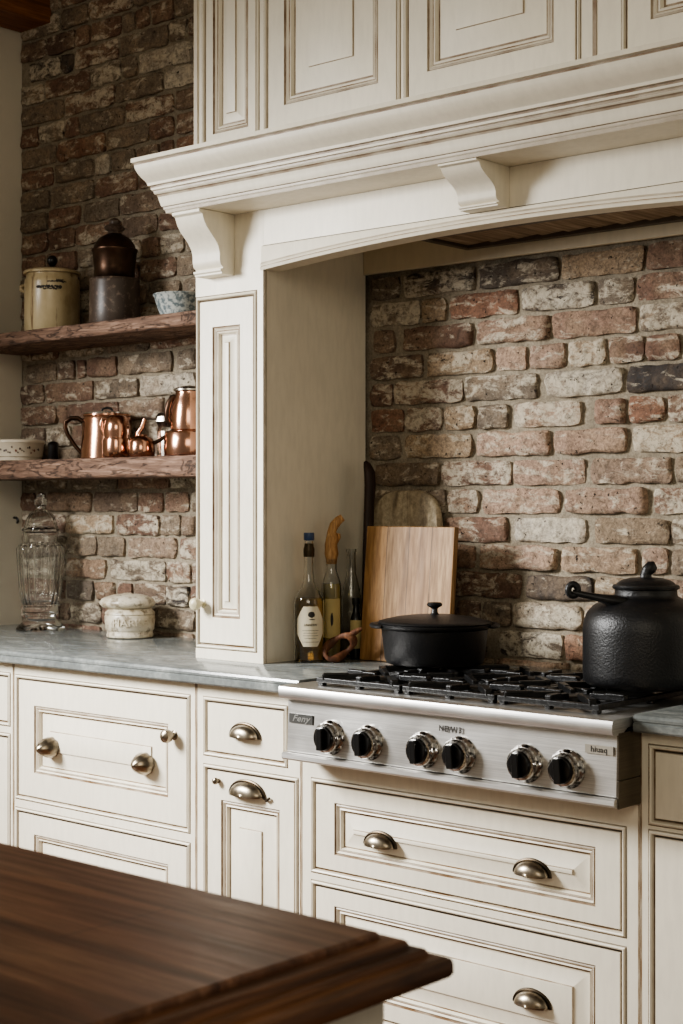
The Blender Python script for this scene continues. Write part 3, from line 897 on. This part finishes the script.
def stock_pot(cx, cy, z0):
    t = thing('stock_pot', (cx, cy, z0), 'tall rounded black cast iron pot with narrow neck, right side of the rangetop', 'pot', 'black pots on the rangetop')
    mb = MB()
    mb.lathe((cx, cy, z0), [(0, .001), (.118, 0), (.130, .004), (.137, .014), (.1385, .03), (.1385, .122), (.1365, .142), (.129, .161), (.114, .177), (.095, .187), (.079, .1925), (.070, .197), (.068, .203), (.068, .212), (.060, .212), (.060, .200), (0, .192)], 72)
    mb.build('pot_body', M['iron'], t, angle=45)
    mb = MB()
    mb.lathe((cx, cy, z0), [(.066, .2125), (.0725, .2135), (.074, .218), (.0715, .222), (.064, .2235), (.061, .2275), (.053, .2325), (.036, .237), (.014, .239), (0, .2395)], 56)
    lid = mb.build('lid', M['iron'], t, loc=(cx, cy, z0 + .196), angle=45)
    mb = MB()
    mb.tube([(cx, cy, z0 + .237), (cx, cy, z0 + .246), (cx + .003, cy + .002, z0 + .254), (cx + .010, cy + .008, z0 + .262), (cx + .016, cy + .013, z0 + .266)], [.014, .012, .0135, .0145, .009], 18)
    mb.build('lid_knob', M['iron'], lid, loc=(cx, cy, z0 + .227), angle=50)
    # stub handle with an upturned eye
    mb = MB()
    p = Vector((cx, cy, z0))
    f = Vector((V.y, -V.x, 0))
    P = lambda a, b, h: p - V * a + f * b + Vector((0, 0, h))
    mb.tube([P(.055, .05, .186), (P(.082, .052, .190)), P(.105, .05, .195), P(.135, .045, .201), P(.160, .04, .206), P(.168, .04, .208)], [.015, .018, .0125, .0095, .0095, .008], 14, .75)
    c0 = P(.167, .04, .213)
    ring = [c0 + V * .0105 * math.cos(2 * PI * k / 16) + Vector((0, 0, .0125)) * math.sin(2 * PI * k / 16) for k in range(16)]
    mb.tube(ring, .0075, 10, closed=True)
    mb.build('handle', M['iron'], t, loc=(cx, cy, z0 + .18), angle=50)
stock_pot(-1.748, 3.017, .9318)

# ------------------------------------------------------------------ alcove corner
def leaning(mb, pivot_y, z0, ang):
    mb.xf = Matrix.Translation((0, pivot_y, z0)) @ Matrix.Rotation(-ang, 4, 'X') @ Matrix.Translation((0, -pivot_y, -z0))

def round_board():
    mb = MB(); leaning(mb, 3.335, ZT, R(4.5))
    w, h = .124, .468
    cx = -2.716
    out = []
    for k in range(25):
        a = PI * k / 24
        out.append((cx + w * math.copysign(abs(math.cos(a)) ** .62, math.cos(a)), ZT + h - .13 + .13 * math.sin(a) ** .75))
    out = [(cx + w * .86, ZT + .004), (cx + w, ZT + .06)] + out + [(cx - w, ZT + .06), (cx - w * .86, ZT + .004)]
    rings = []
    for d, k in ((0, .965), (.006, .992), (.014, 1), (.022, .992), (.028, .965)):
        rings.append([mb.vert((cx + (u - cx) * k, 3.335 + d, ZT + (v - ZT) * (1 - (1 - k) * .5))) for u, v in out])
    n = len(out)
    for i in range(4):
        for j in range(n):
            mb.face((rings[i][j], rings[i][(j + 1) % n], rings[i + 1][(j + 1) % n], rings[i + 1][j]))
    mb.face(rings[0]); mb.face(list(reversed(rings[-1])))
    o = mb.build('round_top_board', M['weathered'], loc=(cx, 3.35, ZT), angle=50)
    tag(o, 'weathered grey round-topped board standing behind the cutting board against the brick', 'board')
round_board()

def cutting_board():
    mb = MB(); leaning(mb, 3.222, ZT, R(5.2))
    mb.box(-2.757, -2.454, 3.222, 3.241, ZT + .0012, ZT + .368)
    o = mb.build('cutting_board', M['board'], loc=(-2.605, 3.236, ZT), bevel=.003)
    tag(o, 'large rectangular light wood cutting board leaning against the alcove wall', 'cutting board')
cutting_board()

def dark_paddle():
    mb = MB()
    pts = [(-2.793, 3.296, ZT + .002), (-2.793, 3.299, 1.05), (-2.794, 3.304, 1.2), (-2.794, 3.309, 1.33), (-2.793, 3.312, 1.385), (-2.795, 3.312, 1.42), (-2.802, 3.310, 1.442), (-2.808, 3.309, 1.4515)]
    mb.tube(pts, [.018, .019, .018, .017, .019, .019, .013, .006], 14, .7)
    o = mb.build('wooden_paddle', M['dark_wood'], loc=(-2.793, 3.30, ZT), angle=50)
    tag(o, 'long dark wooden paddle handle standing in the alcove corner', 'paddle')
dark_paddle()

def curve_patch(mb, c, r, ang, outline, n=16):
    """outline: function u in [-1,1] -> (half width ignored, z low, z high); ang: (centre, half span)"""
    prev = None
    for i in range(n + 1):
        u = -1 + 2 * i / n
        lo, hi = outline(u)
        t = ang[0] + ang[1] * u
        cur = (mb.vert((c[0] + r * math.cos(t), c[1] + r * math.sin(t), c[2] + lo)), mb.vert((c[0] + r * math.cos(t), c[1] + r * math.sin(t), c[2] + hi)))
        if prev: mb.face((prev[0], cur[0], cur[1], prev[1]))
        prev = cur

def bottle(cx, cy, prof, liquid_to, liquid, glass_label, name='bottle', group='glass bottles in the alcove corner', cat='bottle', wall=.003):
    t = thing(name, (cx, cy, ZT), glass_label, cat, group)
    inner = [(max(r - wall, .0005), z) for r, z in prof if r > .001]
    inner[0] = (inner[0][0], .006)
    shell = [(0, 0)] + [p for p in prof if p[0] > .001] + list(reversed(inner)) + [(0, .006)]
    mb = MB(); mb.lathe((cx, cy, ZT + .0008), shell, 40)
    mb.build('glass_body', M['glass'], t, angle=40)
    if liquid:
        lp = [(0, .0066)]
        for r, z in prof:
            if r > .001 and z < liquid_to: lp.append((max(r - wall - .0004, .0005), max(z, .0066)))
        # radius at the level
        for (r0, z0_), (r1, z1_) in zip(prof, prof[1:]):
            if z0_ <= liquid_to <= z1_ and z1_ > z0_:
                rr = r0 + (r1 - r0) * (liquid_to - z0_) / (z1_ - z0_)
        lp += [(rr - wall - .0004, liquid_to), (0, liquid_to)]
        mb = MB(); mb.lathe((cx, cy, ZT + .0008), lp, 40)
        mb.build('liquid', M[liquid], t, angle=40)
    return t

CAM_T = lambda cx, cy: math.atan2(-cy, -cx)
# whisky bottle
bx, by = -2.829, 3.098
prof = [(.037, 0), (.041, .003), (.042, .010), (.042, .156), (.040, .170), (.033, .184), (.0225, .198), (.0160, .214), (.0128, .24), (.0118, .285), (.0138, .287), (.0138, .297), (.0118, .298), (.0112, .326)]
t = bottle(bx, by, prof, .172, 'whisky', 'squat clear whisky bottle with a cream eight-sided label and blue cap')
mb = MB()
mb.lathe((bx, by, ZT), [(.0146, .284), (.0152, .300), (.0148, .306), (.0128, .312), (.0124, .318), (.0120, .320)], 28)
mb.build('neck_foil', M['foil'], t, angle=40)
mb = MB(); mb.lathe((bx, by, ZT), [(.0126, .328), (.0142, .330), (.0142, .347), (.0134, .349), (0, .3492)], 28)
mb.build('cap', M['cap_blue'], t, angle=40)
A0 = CAM_T(bx, by) + R(6)
mb = MB()
def octo(u):
    a = abs(u)
    k = max(0, (a - .5) / .5)
    return .044 + .034 * k, .152 - .034 * k
curve_patch(mb, (bx, by, ZT), .0426, (A0, R(54)), octo, 20)
lb = mb.build('label', M['label'], t, angle=60, fix=False)
mb = MB()
def blob(zc, h, seed):
    return lambda u: (zc - h * math.sqrt(max(0, 1 - u * u)) * (.8 + .3 * noise.noise((u * 3, seed, 0))), zc + h * math.sqrt(max(0, 1 - u * u)) * (.8 + .35 * noise.noise((u * 4, seed, 2))))
curve_patch(mb, (bx, by, ZT), .0429, (A0 + R(3), R(13)), blob(.130, .010, 1), 14)
curve_patch(mb, (bx, by, ZT), .0429, (A0 + R(5), R(12)), blob(.117, .0016, 4), 8)
add_text(mb, 'LINNERRI', .0085, lambda u, v, w: (bx + (.0429 + w) * math.cos(A0 + u / .0429), by + (.0429 + w) * math.sin(A0 + u / .0429), ZT + .102 + v))
for z, hw in ((.087, 30), (.080, 26), (.073, 28), (.066, 22), (.056, 32)):
    curve_patch(mb, (bx, by, ZT), .0429, (A0, R(hw)), lambda u, z=z: (z, z + .0009), 8)
mb.build('label_print', M['ink'], lb, angle=0, fix=False)
# oil bottle with driftwood stopper
bx, by = -2.822, 3.182
prof = [(.0245, 0), (.0275, .004), (.028, .012), (.028, .192), (.0265, .206), (.021, .224), (.0155, .240), (.0145, .262), (.0155, .270), (.0155, .277)]
t = bottle(bx, by, prof, .208, 'oil', 'slim bottle of yellow oil with a gnarled driftwood stopper, beside the whisky bottle')
mb = MB()
mb.tube([(bx, by, ZT + .262), (bx, by, ZT + .290), (bx - .002, by, ZT + .315), (bx + .003, by + .002, ZT + .335), (bx + .001, by, ZT + .352), (bx + .006, by + .004, ZT + .368), (bx + .015, by + .012, ZT + .382), (bx + .023, by + .020, ZT + .390)], [.0125, .0195, .0175, .0185, .0125, .0135, .0125, .0105], 12)
mb.tube([(bx + .006, by + .005, ZT + .322), (bx + .014, by + .013, ZT + .338), (bx + .015, by + .014, ZT + .346)], [.010, .0075, .004], 8)
mb.build('stopper', M['root'], t, angle=60)
A1 = CAM_T(bx, by) + R(8)
mb = MB(); curve_patch(mb, (bx, by, ZT), .0285, (A1, R(48)), lambda u: (.062, .168), 14)
lb = mb.build('label', M['label_tan'], t, angle=60, fix=False)
mb = MB(); curve_patch(mb, (bx, by, ZT), .0288, (A1 - R(6), R(8)), blob(.112, .022, 8), 10)
mb.build('label_print', M['ink'], lb, angle=0, fix=False)
# tall empty clear bottle and small dark bottle behind
bottle(-2.845, 3.292, [(.026, 0), (.029, .004), (.029, .150), (.026, .180), (.0135, .232), (.0125, .29), (.0145, .292), (.0145, .300)], 0, None, 'tall empty clear glass bottle behind the carved wood loop')
bx, by = -2.782, 3.238
t = thing('bottle', (bx, by, ZT), 'small dark bottle with a tan label, half hidden by the cutting board', 'bottle', 'glass bottles in the alcove corner')
mb = MB(); mb.lathe((bx, by, ZT), [(0, .0006), (.016, .0006), (.0175, .004), (.0175, .105), (.012, .122), (.008, .130), (.008, .150), (.0105, .151), (.0105, .168), (0, .169)], 24)
mb.build('glass_body', M['black'], t, angle=40)
mb = MB(); curve_patch(mb, (bx, by, ZT), .0180, (CAM_T(bx, by), R(60)), lambda u: (.03, .108), 12)
mb.build('label', M['label_tan'], t, angle=60, fix=False)

def carved_loop():
    mb = MB()
    cx, cy = -2.752, 3.135
    pts = []
    for k in range(30):
        a = 2 * PI * k / 30
        r = 1 + .18 * math.sin(2 * a + .6)
        pts.append(Vector((cx, cy, ZT + .041)) + V * (.034 * math.cos(a) * r) + Vector((0, 0, 1)) * (.030 * math.sin(a) * r + .008 * math.cos(a)) + Vector((V.y, -V.x, 0)) * .012 * math.sin(a * 2))
    lo = min(p.z for p in pts)
    pts = [p + Vector((0, 0, ZT + .0095 - lo)) for p in pts]
    mb.tube(pts, [.0095 + .0028 * math.sin(3 * 2 * PI * k / 30) for k in range(30)], 10, .8, closed=True)
    mb.tube([pts[4], pts[4] + V * .018 + Vector((0, 0, .012)), pts[4] + V * .034 + Vector((0, 0, .020))], [.009, .008, .005], 8)
    o = mb.build('carved_wood_loop', M['root_red'], loc=(cx, cy, ZT), angle=60)
    tag(o, 'curled reddish wooden loop lying on the counter beside the cutting board', 'wood carving')
carved_loop()

# ------------------------------------------------------------------ shelves and what stands on them
def shelf(z0, z1, label, seed):
    mb = MB()
    x0, x1 = XW + .003, XL - .004
    yf = 3.15
    nx = 90
    sec_n = 12
    prev = None
    zm = (z0 + z1) / 2; h = z1 - z0
    for i in range(nx + 1):
        x = x0 + (x1 - x0) * i / nx
        cur = []
        pts = [(YB - .002, z0), (yf + .15, z0), (yf + .03, z0), (yf + .006, z0)]
        for k in range(sec_n + 1):
            v = k / sec_n
            e = min(v, 1 - v)
            d = .008 * math.exp(-e / .08)
            d += .006 * noise.noise((x * 7, v * 2.5, seed)) + .004 * noise.noise((x * 26, v * 5, seed + 4))
            pts.append((yf + d, z0 + h * v))
        pts += [(yf + .012, z1), (yf + .03, z1), (yf + .15, z1), (YB - .002, z1)]
        cur = [mb.vert((x, y, z)) for y, z in pts]
        if prev:
            for k in range(len(cur) - 1): mb.face((prev[k], cur[k], cur[k + 1], prev[k + 1]))
            mb.face((prev[-1], cur[-1], cur[0], prev[0]))
        else: mb.face(list(reversed(cur)))
        prev = cur
    mb.face(prev)
    o = mb.build('wall_shelf', M['shelf'], loc=((x0 + x1) / 2, 3.28, z0), angle=50)
    tag(o, label, 'shelf', 'rough wooden wall shelves')
shelf(1.862, 1.905, 'upper rough cracked wooden shelf on the brick wall, holding crock and urn', 2.0)
shelf(1.416, 1.478, 'lower rough cracked wooden shelf on the brick wall, holding the copper pots', 9.0)

ZU, ZL = 1.9056, 1.4786
# stoneware crock
def crock():
    cx, cy, r = -4.158, 3.275, .092
    t = thing('stoneware_crock', (cx, cy, ZU), 'tan stoneware crock with lid and black knob at the left of the upper shelf', 'crock')
    mb = MB(); mb.lathe((cx, cy, ZU), [(0, .001), (r * .95, 0), (r, .008), (r, .165), (r * .985, .178), (r * .93, .186), (r * .93, .196), (0, .196)], 48)
    ids = {}
    b = mb.build('crock_body', M['stoneware'], t, angle=40)
    mb = MB()
    for s in (-1,):
        c0 = Vector((cx, cy, ZU + .15)) + V * s * r
        mb.tube([c0 + Vector((0, 0, .012)), c0 + V * s * .012 + Vector((0, 0, .008)), c0 + V * s * .012 - Vector((0, 0, .004)), c0 - Vector((0, 0, .010))], [.006, .007, .007, .006], 10)
    mb.build('handle', M['stoneware'], t, loc=(cx, cy, ZU), angle=60)
    mb = MB()
    A = CAM_T(cx, cy)
    rr = r + .0006
    rnd = random.Random(3)
    # two lines of worn brushed writing
    def stroke(zc, a0, a1, w, amp):
        curve_patch(mb, (cx, cy, ZU), rr, ((a0 + a1) / 2, (a1 - a0) / 2), lambda u: (zc - w * (.6 + amp * noise.noise((u * 9, zc * 90, 1))), zc + w * (.6 + amp * noise.noise((u * 11, zc * 90, 6)))), 26)
    stroke(.163, A - R(10), A + R(30), .0036, 1.2)
    stroke(.168, A + R(8), A + R(24), .0036, 1.4)
    stroke(.146, A - R(34), A + R(20), .0058, 1.5)
    stroke(.140, A - R(26), A + R(18), .0042, 1.4)
    p = mb.build('brushed_writing', M['ink'], b, angle=0, fix=False)
    mb = MB(); mb.lathe((cx, cy, ZU), [(r * .9, .1965), (r * 1.03, .197), (r * 1.04, .203), (r * .98, .208), (r * .6, .215), (0, .219)], 48)
    lid = mb.build('lid', M['stoneware'], t, loc=(cx, cy, ZU + .2), angle=40)
    mb = MB(); mb.lathe((cx, cy, ZU), [(.010, .217), (.008, .226), (.014, .232), (.0185, .242), (.0175, .252), (.010, .260), (0, .262)], 24)
    k = mb.build('lid_knob', M['black'], lid, loc=(cx, cy, ZU + .22), angle=50); k['label'] = 'black round lid knob'
crock()
def urn():
    cx, cy = -3.838, 3.275
    t = thing('lidded_urn', (cx, cy, ZU), 'tall dark two-tier metal urn with copper dome and finial on the upper shelf', 'urn')
    mb = MB(); mb.lathe((cx, cy, ZU), [(0, .001), (.080, 0), (.083, .006), (.082, .060), (.080, .140), (.082, .146), (.080, .151), (0, .151)], 48)
    mb.build('tin_base', M['rust_tin'], t, angle=40)
    mb = MB(); mb.lathe((cx, cy, ZU), [(.060, .1515), (.064, .156), (.066, .185), (.071, .236), (.074, .240), (.074, .246), (.068, .249), (.064, .262), (.052, .280), (.034, .292), (.022, .297), (0, .298)], 48)
    up = mb.build('copper_dome', M['copper_dark'], t, loc=(cx, cy, ZU + .15), angle=40)
    mb = MB(); mb.lathe((cx, cy, ZU), [(.022, .297), (.020, .303), (.029, .309), (.033, .316), (.028, .323), (.018, .327), (.017, .332), (.019, .338), (.011, .346), (0, .350)], 24, rmod=lambda a, z: 1 + .06 * math.cos(6 * a))
    mb.build('finial', M['rust_tin'], up, loc=(cx, cy, ZU + .3), angle=50)
urn()
def sponge_bowl():
    cx, cy = -3.528, 3.275
    mb = MB(); mb.lathe((cx, cy, ZU), [(0, .0008), (.058, 0), (.060, .005), (.071, .032), (.081, .066), (.086, .071), (.084, .074), (.077, .069), (.066, .032), (.05, .009), (0, .007)], 48)
    o = mb.build('serving_bowl', M['spongeware'], loc=(cx, cy, ZU), angle=40)
    tag(o, 'blue and white mottled bowl at the right end of the upper shelf', 'bowl')
sponge_bowl()
def floral_bowl():
    cx, cy = -4.352, 3.275
    t = thing('serving_dish', (cx, cy, ZL), 'cream china dish painted with small flowers at the left end of the lower shelf', 'dish')
    mb = MB(); mb.lathe((cx, cy, ZL), [(0, .001), (.078, 0), (.083, .003), (.084, .014), (.088, .016), (.093, .060), (.097, .064), (.097, .071), (.092, .074), (.088, .070), (.080, .018), (0, .012)], 48)
    b = mb.build('dish_body', M['china'], t, angle=40)
    mb = MB()
    A = CAM_T(cx, cy); rnd = random.Random(9)
    mb.mi = 0
    for k in range(26):
        a = A + R(-52 + 4.2 * k); z = .038 + rnd.uniform(-.011, .011)
        if k % 6 == 5: continue
        mb.mi = 1 if k in (20, 21, 22, 23, 12) else 0
        rr = .0885 + (z - .016) * .114 + .0006
        s = rnd.uniform(.4, 1)
        curve_patch(mb, (cx, cy, ZL), rr, (a, R(1.8) * s + R(.6)), lambda u, z=z, s=s: (z - .005 * s * math.sqrt(max(0, 1 - u * u)), z + .005 * s * math.sqrt(max(0, 1 - u * u))), 6)
    mb.build('painted_flowers', [M['flower'], M['flower_red']], b, angle=0, fix=False)
floral_bowl()
mb = MB(); mb.lathe((-4.172, 3.29, ZL), [(0, .0006), (.017, 0), (.019, .003), (.0175, .05), (.019, .056), (.015, .062), (.006, .066), (0, .067)], 24)
tag(mb.build('pepper_pot', M['black'], loc=(-4.172, 3.29, ZL), angle=40), 'tiny black pot between the floral dish and the copper pitcher', 'pot')

GC = 'copper vessels on the lower shelf'
def copper_pitcher():
    cx, cy = -3.905, 3.30
    t = thing('copper_pitcher', (cx, cy, ZL), 'large polished copper pitcher with a looped handle, left end of the coppers', 'pitcher', GC)
    mb = MB(); mb.lathe((cx, cy, ZL), [(0, .001), (.084, 0), (.087, .004), (.086, .02), (.079, .13), (.076, .138), (.079, .141), (.079, .146), (.074, .147), (.071, .14), (.080, .02), (0, .008)], 56)
    mb.build('pitcher_body', M['copper'], t, angle=40)
    mb = MB(); p = Vector((cx, cy, ZL)) - V * 0
    P = lambda a, h: p - V * a + Vector((0, 0, h))
    mb.tube([P(.074, .105), P(.080, .124), P(.095, .134), P(.118, .134), P(.135, .122), P(.137, .104), P(.128, .08), P(.105, .045), P(.080, .016)], [.006, .0065, .007, .007, .007, .007, .0065, .006, .006], 12, 1.3)
    h = mb.build('handle', M['copper_dark'], t, loc=(cx, cy, ZL + .08), angle=60)
    mb = MB(); mb.lathe((cx, cy, ZL), [(.0735, .1475), (.074, .151), (.06, .154), (.022, .157), (.010, .158), (0, .158)], 40)
    lid = mb.build('lid', M['tin'], t, loc=(cx, cy, ZL + .148), angle=40)
    mb = MB(); mb.tube([P(.018, .158), P(.012, .166), P(0, .168), P(-.012, .166), P(-.018, .158)], .004, 8)
    mb.build('lid_handle', M['black'], lid, loc=(cx, cy, ZL + .158), angle=60)
copper_pitcher()
def copper_creamer():
    cx, cy = -3.745, 3.205
    t = thing('copper_creamer', (cx, cy, ZL), 'small two-tier copper creamer in front of the copper pitcher', 'creamer', GC)
    mb = MB(); mb.lathe((cx, cy, ZL), [(0, .001), (.040, 0), (.044, .004), (.0455, .02), (.045, .055), (.0435, .060), (.0395, .062), (.0395, .068), (.042, .080), (.0415, .10), (.037, .118), (.028, .130), (.020, .134), (0, .135)], 44)
    mb.build('creamer_body', M['copper'], t, angle=40)
    mb = MB(); p = Vector((cx, cy, ZL)); P = lambda a, h: p - V * a + Vector((0, 0, h))
    mb.tube([P(.040, .07), P(.050, .09), P(.050, .112), P(.042, .124), P(.032, .124)], .0045, 10, 1.2)
    mb.build('handle', M['copper'], t, loc=(cx, cy, ZL + .09), angle=60)
copper_creamer()
def copper_kettle():
    cx, cy = -3.640, 3.215
    t = thing('copper_kettle', (cx, cy, ZL), 'small squat copper kettle with upturned spout, right of the copper creamer', 'kettle', GC)
    mb = MB(); mb.lathe((cx, cy, ZL), [(0, .001), (.036, 0), (.040, .004), (.0415, .02), (.040, .048), (.034, .058), (.022, .064), (.018, .066), (.017, .070), (0, .072)], 44)
    mb.build('kettle_body', M['copper'], t, angle=40)
    p = Vector((cx, cy, ZL)); P = lambda a, h: p + V * a + Vector((0, 0, h))
    mb = MB(); mb.tube([P(-.012, .060), P(-.010, .075), P(.000, .090), P(.006, .105), P(.010, .118)], [.010, .009, .0085, .008, .0075], 12)
    mb.build('spout', M['copper'], t, loc=(cx, cy, ZL + .08), angle=60)
    mb = MB(); mb.tube([P(.034, .042), P(.052, .050), P(.066, .060), P(.080, .064)], [.006, .006, .007, .006], 10)
    mb.build('handle', M['copper_dark'], t, loc=(cx, cy, ZL + .05), angle=60)
copper_kettle()
def coffee_pot():
    cx, cy = -3.482, 3.27
    t = thing('copper_coffee_pot', (cx, cy, ZL), 'tall copper coffee pot with a round base and bell-shaped top, next to the pillar cabinet', 'coffee pot', GC)
    mb = MB(); mb.lathe((cx, cy, ZL), [(0, .001), (.072, 0), (.077, .004), (.079, .02), (.078, .070), (.074, .076), (.062, .079), (.058, .082), (.059, .10), (.056, .14), (.049, .175), (.043, .193), (.043, .198), (0, .198)], 56)
    mb.build('pot_body', M['copper'], t, angle=40)
    mb = MB(); mb.lathe((cx, cy, ZL), [(.0435, .1985), (.049, .201), (.049, .206), (.040, .211), (.02, .216), (0, .218)], 40)
    mb.build('rim_lid', M['tin'], t, loc=(cx, cy, ZL + .2), angle=40)
    p = Vector((cx, cy, ZL)); P = lambda a, h: p - V * a + Vector((0, 0, h))
    mb = MB(); mb.tube([P(.044, .186), P(.054, .182), P(.062, .165), P(.068, .14), P(.068, .115), P(.060, .098)], [.006, .008, .010, .0105, .009, .006], 12)
    mb.build('handle', M['copper_dark'], t, loc=(cx, cy, ZL + .14), angle=60)
coffee_pot()
def cut_glass():
    cx, cy = -3.664, 3.345
    mb = MB()
    mb.lathe((cx, cy, ZL), [(0, .001), (.028, 0), (.031, .004), (.031, .085), (.027, .098), (.029, .104), (.038, .116), (.036, .132), (.026, .144), (0, .150)], 18, rmod=lambda a, z: 1 + .09 * math.cos(6 * a + z * 90))
    o = mb.build('pewter_shaker', M['tin'], loc=(cx, cy, ZL), angle=25)
    tag(o, 'crumpled silvery shaker standing behind the copper kettle, against the brick', 'shaker')
cut_glass()

# ------------------------------------------------------------------ left counter
def apothecary_jar():
    cx, cy = -4.232, 3.285
    z = ZT + .0006
    t = thing('apothecary_jar', (cx, cy, z), 'tall clear ribbed glass apothecary jar with a domed lid, on the left counter', 'jar')
    rib = lambda a, zz: 1 + (.035 * math.cos(20 * a) if .095 < zz < .285 else 0)
    out = [(.082, 0), (.085, .004), (.080, .012), (.060, .030), (.050, .040), (.052, .050), (.060, .056), (.058, .070), (.060, .082), (.064, .10), (.069, .13), (.075, .20), (.078, .255), (.0785, .278), (.074, .288), (.060, .296), (.058, .312), (.060, .330), (.062, .334)]
    inn = [(.058, .334), (.054, .312), (.056, .296), (.070, .284), (.073, .255), (.070, .20), (.064, .13), (.058, .10), (.05, .088), (0, .086)]
    mb = MB(); mb.lathe((cx, cy, z), [(0, .012), (.05, .006)] + out + inn, 88, rmod=rib)
    mb.build('jar_body', M['glass'], t, angle=30)
    mb = MB()
    o2 = [(.055, .3345), (.064, .336), (.065, .341), (.058, .346), (.053, .36), (.048, .378), (.038, .394), (.024, .404), (.015, .410), (.014, .416), (.021, .424), (.0225, .436), (.017, .446), (.012, .449), (.014, .453), (.010, .459), (0, .461)]
    i2 = [(0, .399), (.022, .399), (.035, .389), (.044, .376), (.049, .36), (.053, .342)]
    mb.lathe((cx, cy, z), o2 + i2[0:] + [(.055, .3345)], 72, rmod=lambda a, zz: 1 + (.02 * math.cos(16 * a) if .35 < zz < .40 else 0))
    mb.build('lid', M['glass'], t, loc=(cx, cy, z + .334), angle=30)
apothecary_jar()
def white_crock():
    cx, cy = -3.775, 3.285
    z = ZT + .0006
    t = thing('ceramic_crock', (cx, cy, z), 'small worn white ceramic crock with raised letters and a puffy lid, on the counter', 'crock')
    mb = MB(); mb.lathe((cx, cy, z), [(0, .001), (.068, 0), (.074, .004), (.075, .010), (.073, .014), (.073, .022), (.077, .026), (.080, .050), (.0805, .068), (.078, .074), (.080, .077), (.079, .082), (.072, .088), (.069, .094), (0, .094)], 56)
    b = mb.build('crock_body', M['crackle'], t, angle=40)
    mb = MB(); A = CAM_T(cx, cy)
    add_text(mb, 'HARKE', .032, lambda u, v, w: (cx + (.0812 + w * 5) * math.cos(A + u / .08), cy + (.0812 + w * 5) * math.sin(A + u / .08), z + .050 + v), 0, 1.15)
    r_ = mb.build('raised_letters', M['china'], b, angle=0, fix=False)
    r_['label'] = 'white raised letters around the crock'
    mb = MB()
    mb.lathe((cx - .006, cy - .004, z), [(.068, .0945), (.079, .098), (.087, .106), (.088, .114), (.081, .124), (.064, .132), (.045, .137), (.026, .139), (.016, .1385), (.012, .142), (0, .143)], 56,
             rmod=lambda a, zz: 1 + .025 * math.sin(2 * a + 1) + .012 * math.sin(5 * a))
    mb.build('lid', M['crackle'], t, loc=(cx, cy, z + .095), angle=50)
white_crock()
mb = MB()
mb.tube([(XW + .0005, 3.375, 1.285), (XW + .012, 3.375, 1.285), (XW + .02, 3.375, 1.280), (XW + .022, 3.375, 1.272), (XW + .018, 3.375, 1.266)], .0045, 8)
mb.lathe((XW + .0005, 3.375, 1.285), [(.0001, 0)], 3) if False else None
tag(mb.build('wall_hook', M['black'], loc=(XW, 3.375, 1.28), angle=60), 'tiny dark hook on the left plaster wall above the glass jar', 'hook')

# ------------------------------------------------------------------ island
isl = thing('kitchen_island', (-1.8, .65, 0), 'dark walnut kitchen island top with a stepped edge over a cream base, in the foreground', 'island')
ix0, ix1, iy0, iy1 = -2.75, -.954, .12, 1.147
mb = MB(); mb.box(ix0, ix1, iy0, iy1, .880, .920)
mb.build('top_panel', M['island'], isl, bevel=.004)
mb = MB()
ed = [(0.0006, .9125), (.002, .9128), (.0165, .9112), (.019, .908), (.019, .9055), (.020, .904), (.030, .9025), (.0325, .899), (.0325, .8965), (.034, .8955), (.044, .8945), (.0485, .892), (.050, .887), (.050, .878), (.047, .874), (.0006, .874)]
loop = []
for o_, z_ in ed:
    loop.append([mb.vert((ix0 - o_, iy0 - o_, z_)), mb.vert((ix1 + o_, iy0 - o_, z_)), mb.vert((ix1 + o_, iy1 + o_, z_)), mb.vert((ix0 - o_, iy1 + o_, z_))])
n = len(ed)
for i in range(n):
    j = (i + 1) % n
    for k in range(4):
        mb.face((loop[i][k], loop[i][(k + 1) % 4], loop[j][(k + 1) % 4], loop[j][k]))
mb.build('edge_moulding', M['island_edge'], isl, angle=40)
mb = MB(); mb.box(ix0 + .02, ix1 + .003, iy0 + .03, iy1 + .004, 0, .8735)
mb.build('island_base', M['cream'], isl, bevel=.004)

# ------------------------------------------------------------------ light
def area(name, loc, target, sx, sy, power, col):
    L = bpy.data.lights.new(name, 'AREA'); L.shape = 'RECTANGLE'; L.size = sx; L.size_y = sy; L.energy = power; L.color = col
    o = bpy.data.objects.new(name, L); COL.objects.link(o)
    o.location = loc
    o.rotation_euler = (Vector(target) - Vector(loc)).to_track_quat('-Z', 'Y').to_euler()
    return o
k = area('window_light', (-4.42, 1.0, 2.1), (-2.8, 2.8, .36), .9, .9, 58, (1.0, .995, .98)); k.data.spread = R(100)
area('warm_fill_light', (.6, -1.6, 2.9), (-2.2, 3.0, 1.3), 2.2, 1.6, 36, (1.0, .89, .71))  # added warm fill behind the camera to lift the shadows; no lamp stands there
w = bpy.data.worlds.new('World'); scene.world = w; w.use_nodes = True
bg = w.node_tree.nodes['Background']; bg.inputs[0].default_value = (1.0, .92, .77, 1); bg.inputs[1].default_value = .2

# ------------------------------------------------------------------ camera
cam = bpy.data.cameras.new('Camera'); co = bpy.data.objects.new('Camera', cam); COL.objects.link(co)
co.location = (0, 0, 1.33); co.rotation_euler = (R(90), 0, R(41.2))
cam.sensor_width = 36; cam.sensor_fit = 'AUTO'; cam.lens = 1550 / 1024 * 36
cam.shift_y = -7 / 1024
cam.clip_start = .05; cam.clip_end = 50
cam.dof.use_dof = True; cam.dof.focus_distance = 3.75; cam.dof.aperture_fstop = 9
scene.camera = co
scene.view_settings.view_transform = 'AgX'
scene.view_settings.look = 'AgX - Medium High Contrast'
scene.view_settings.exposure = 0.4
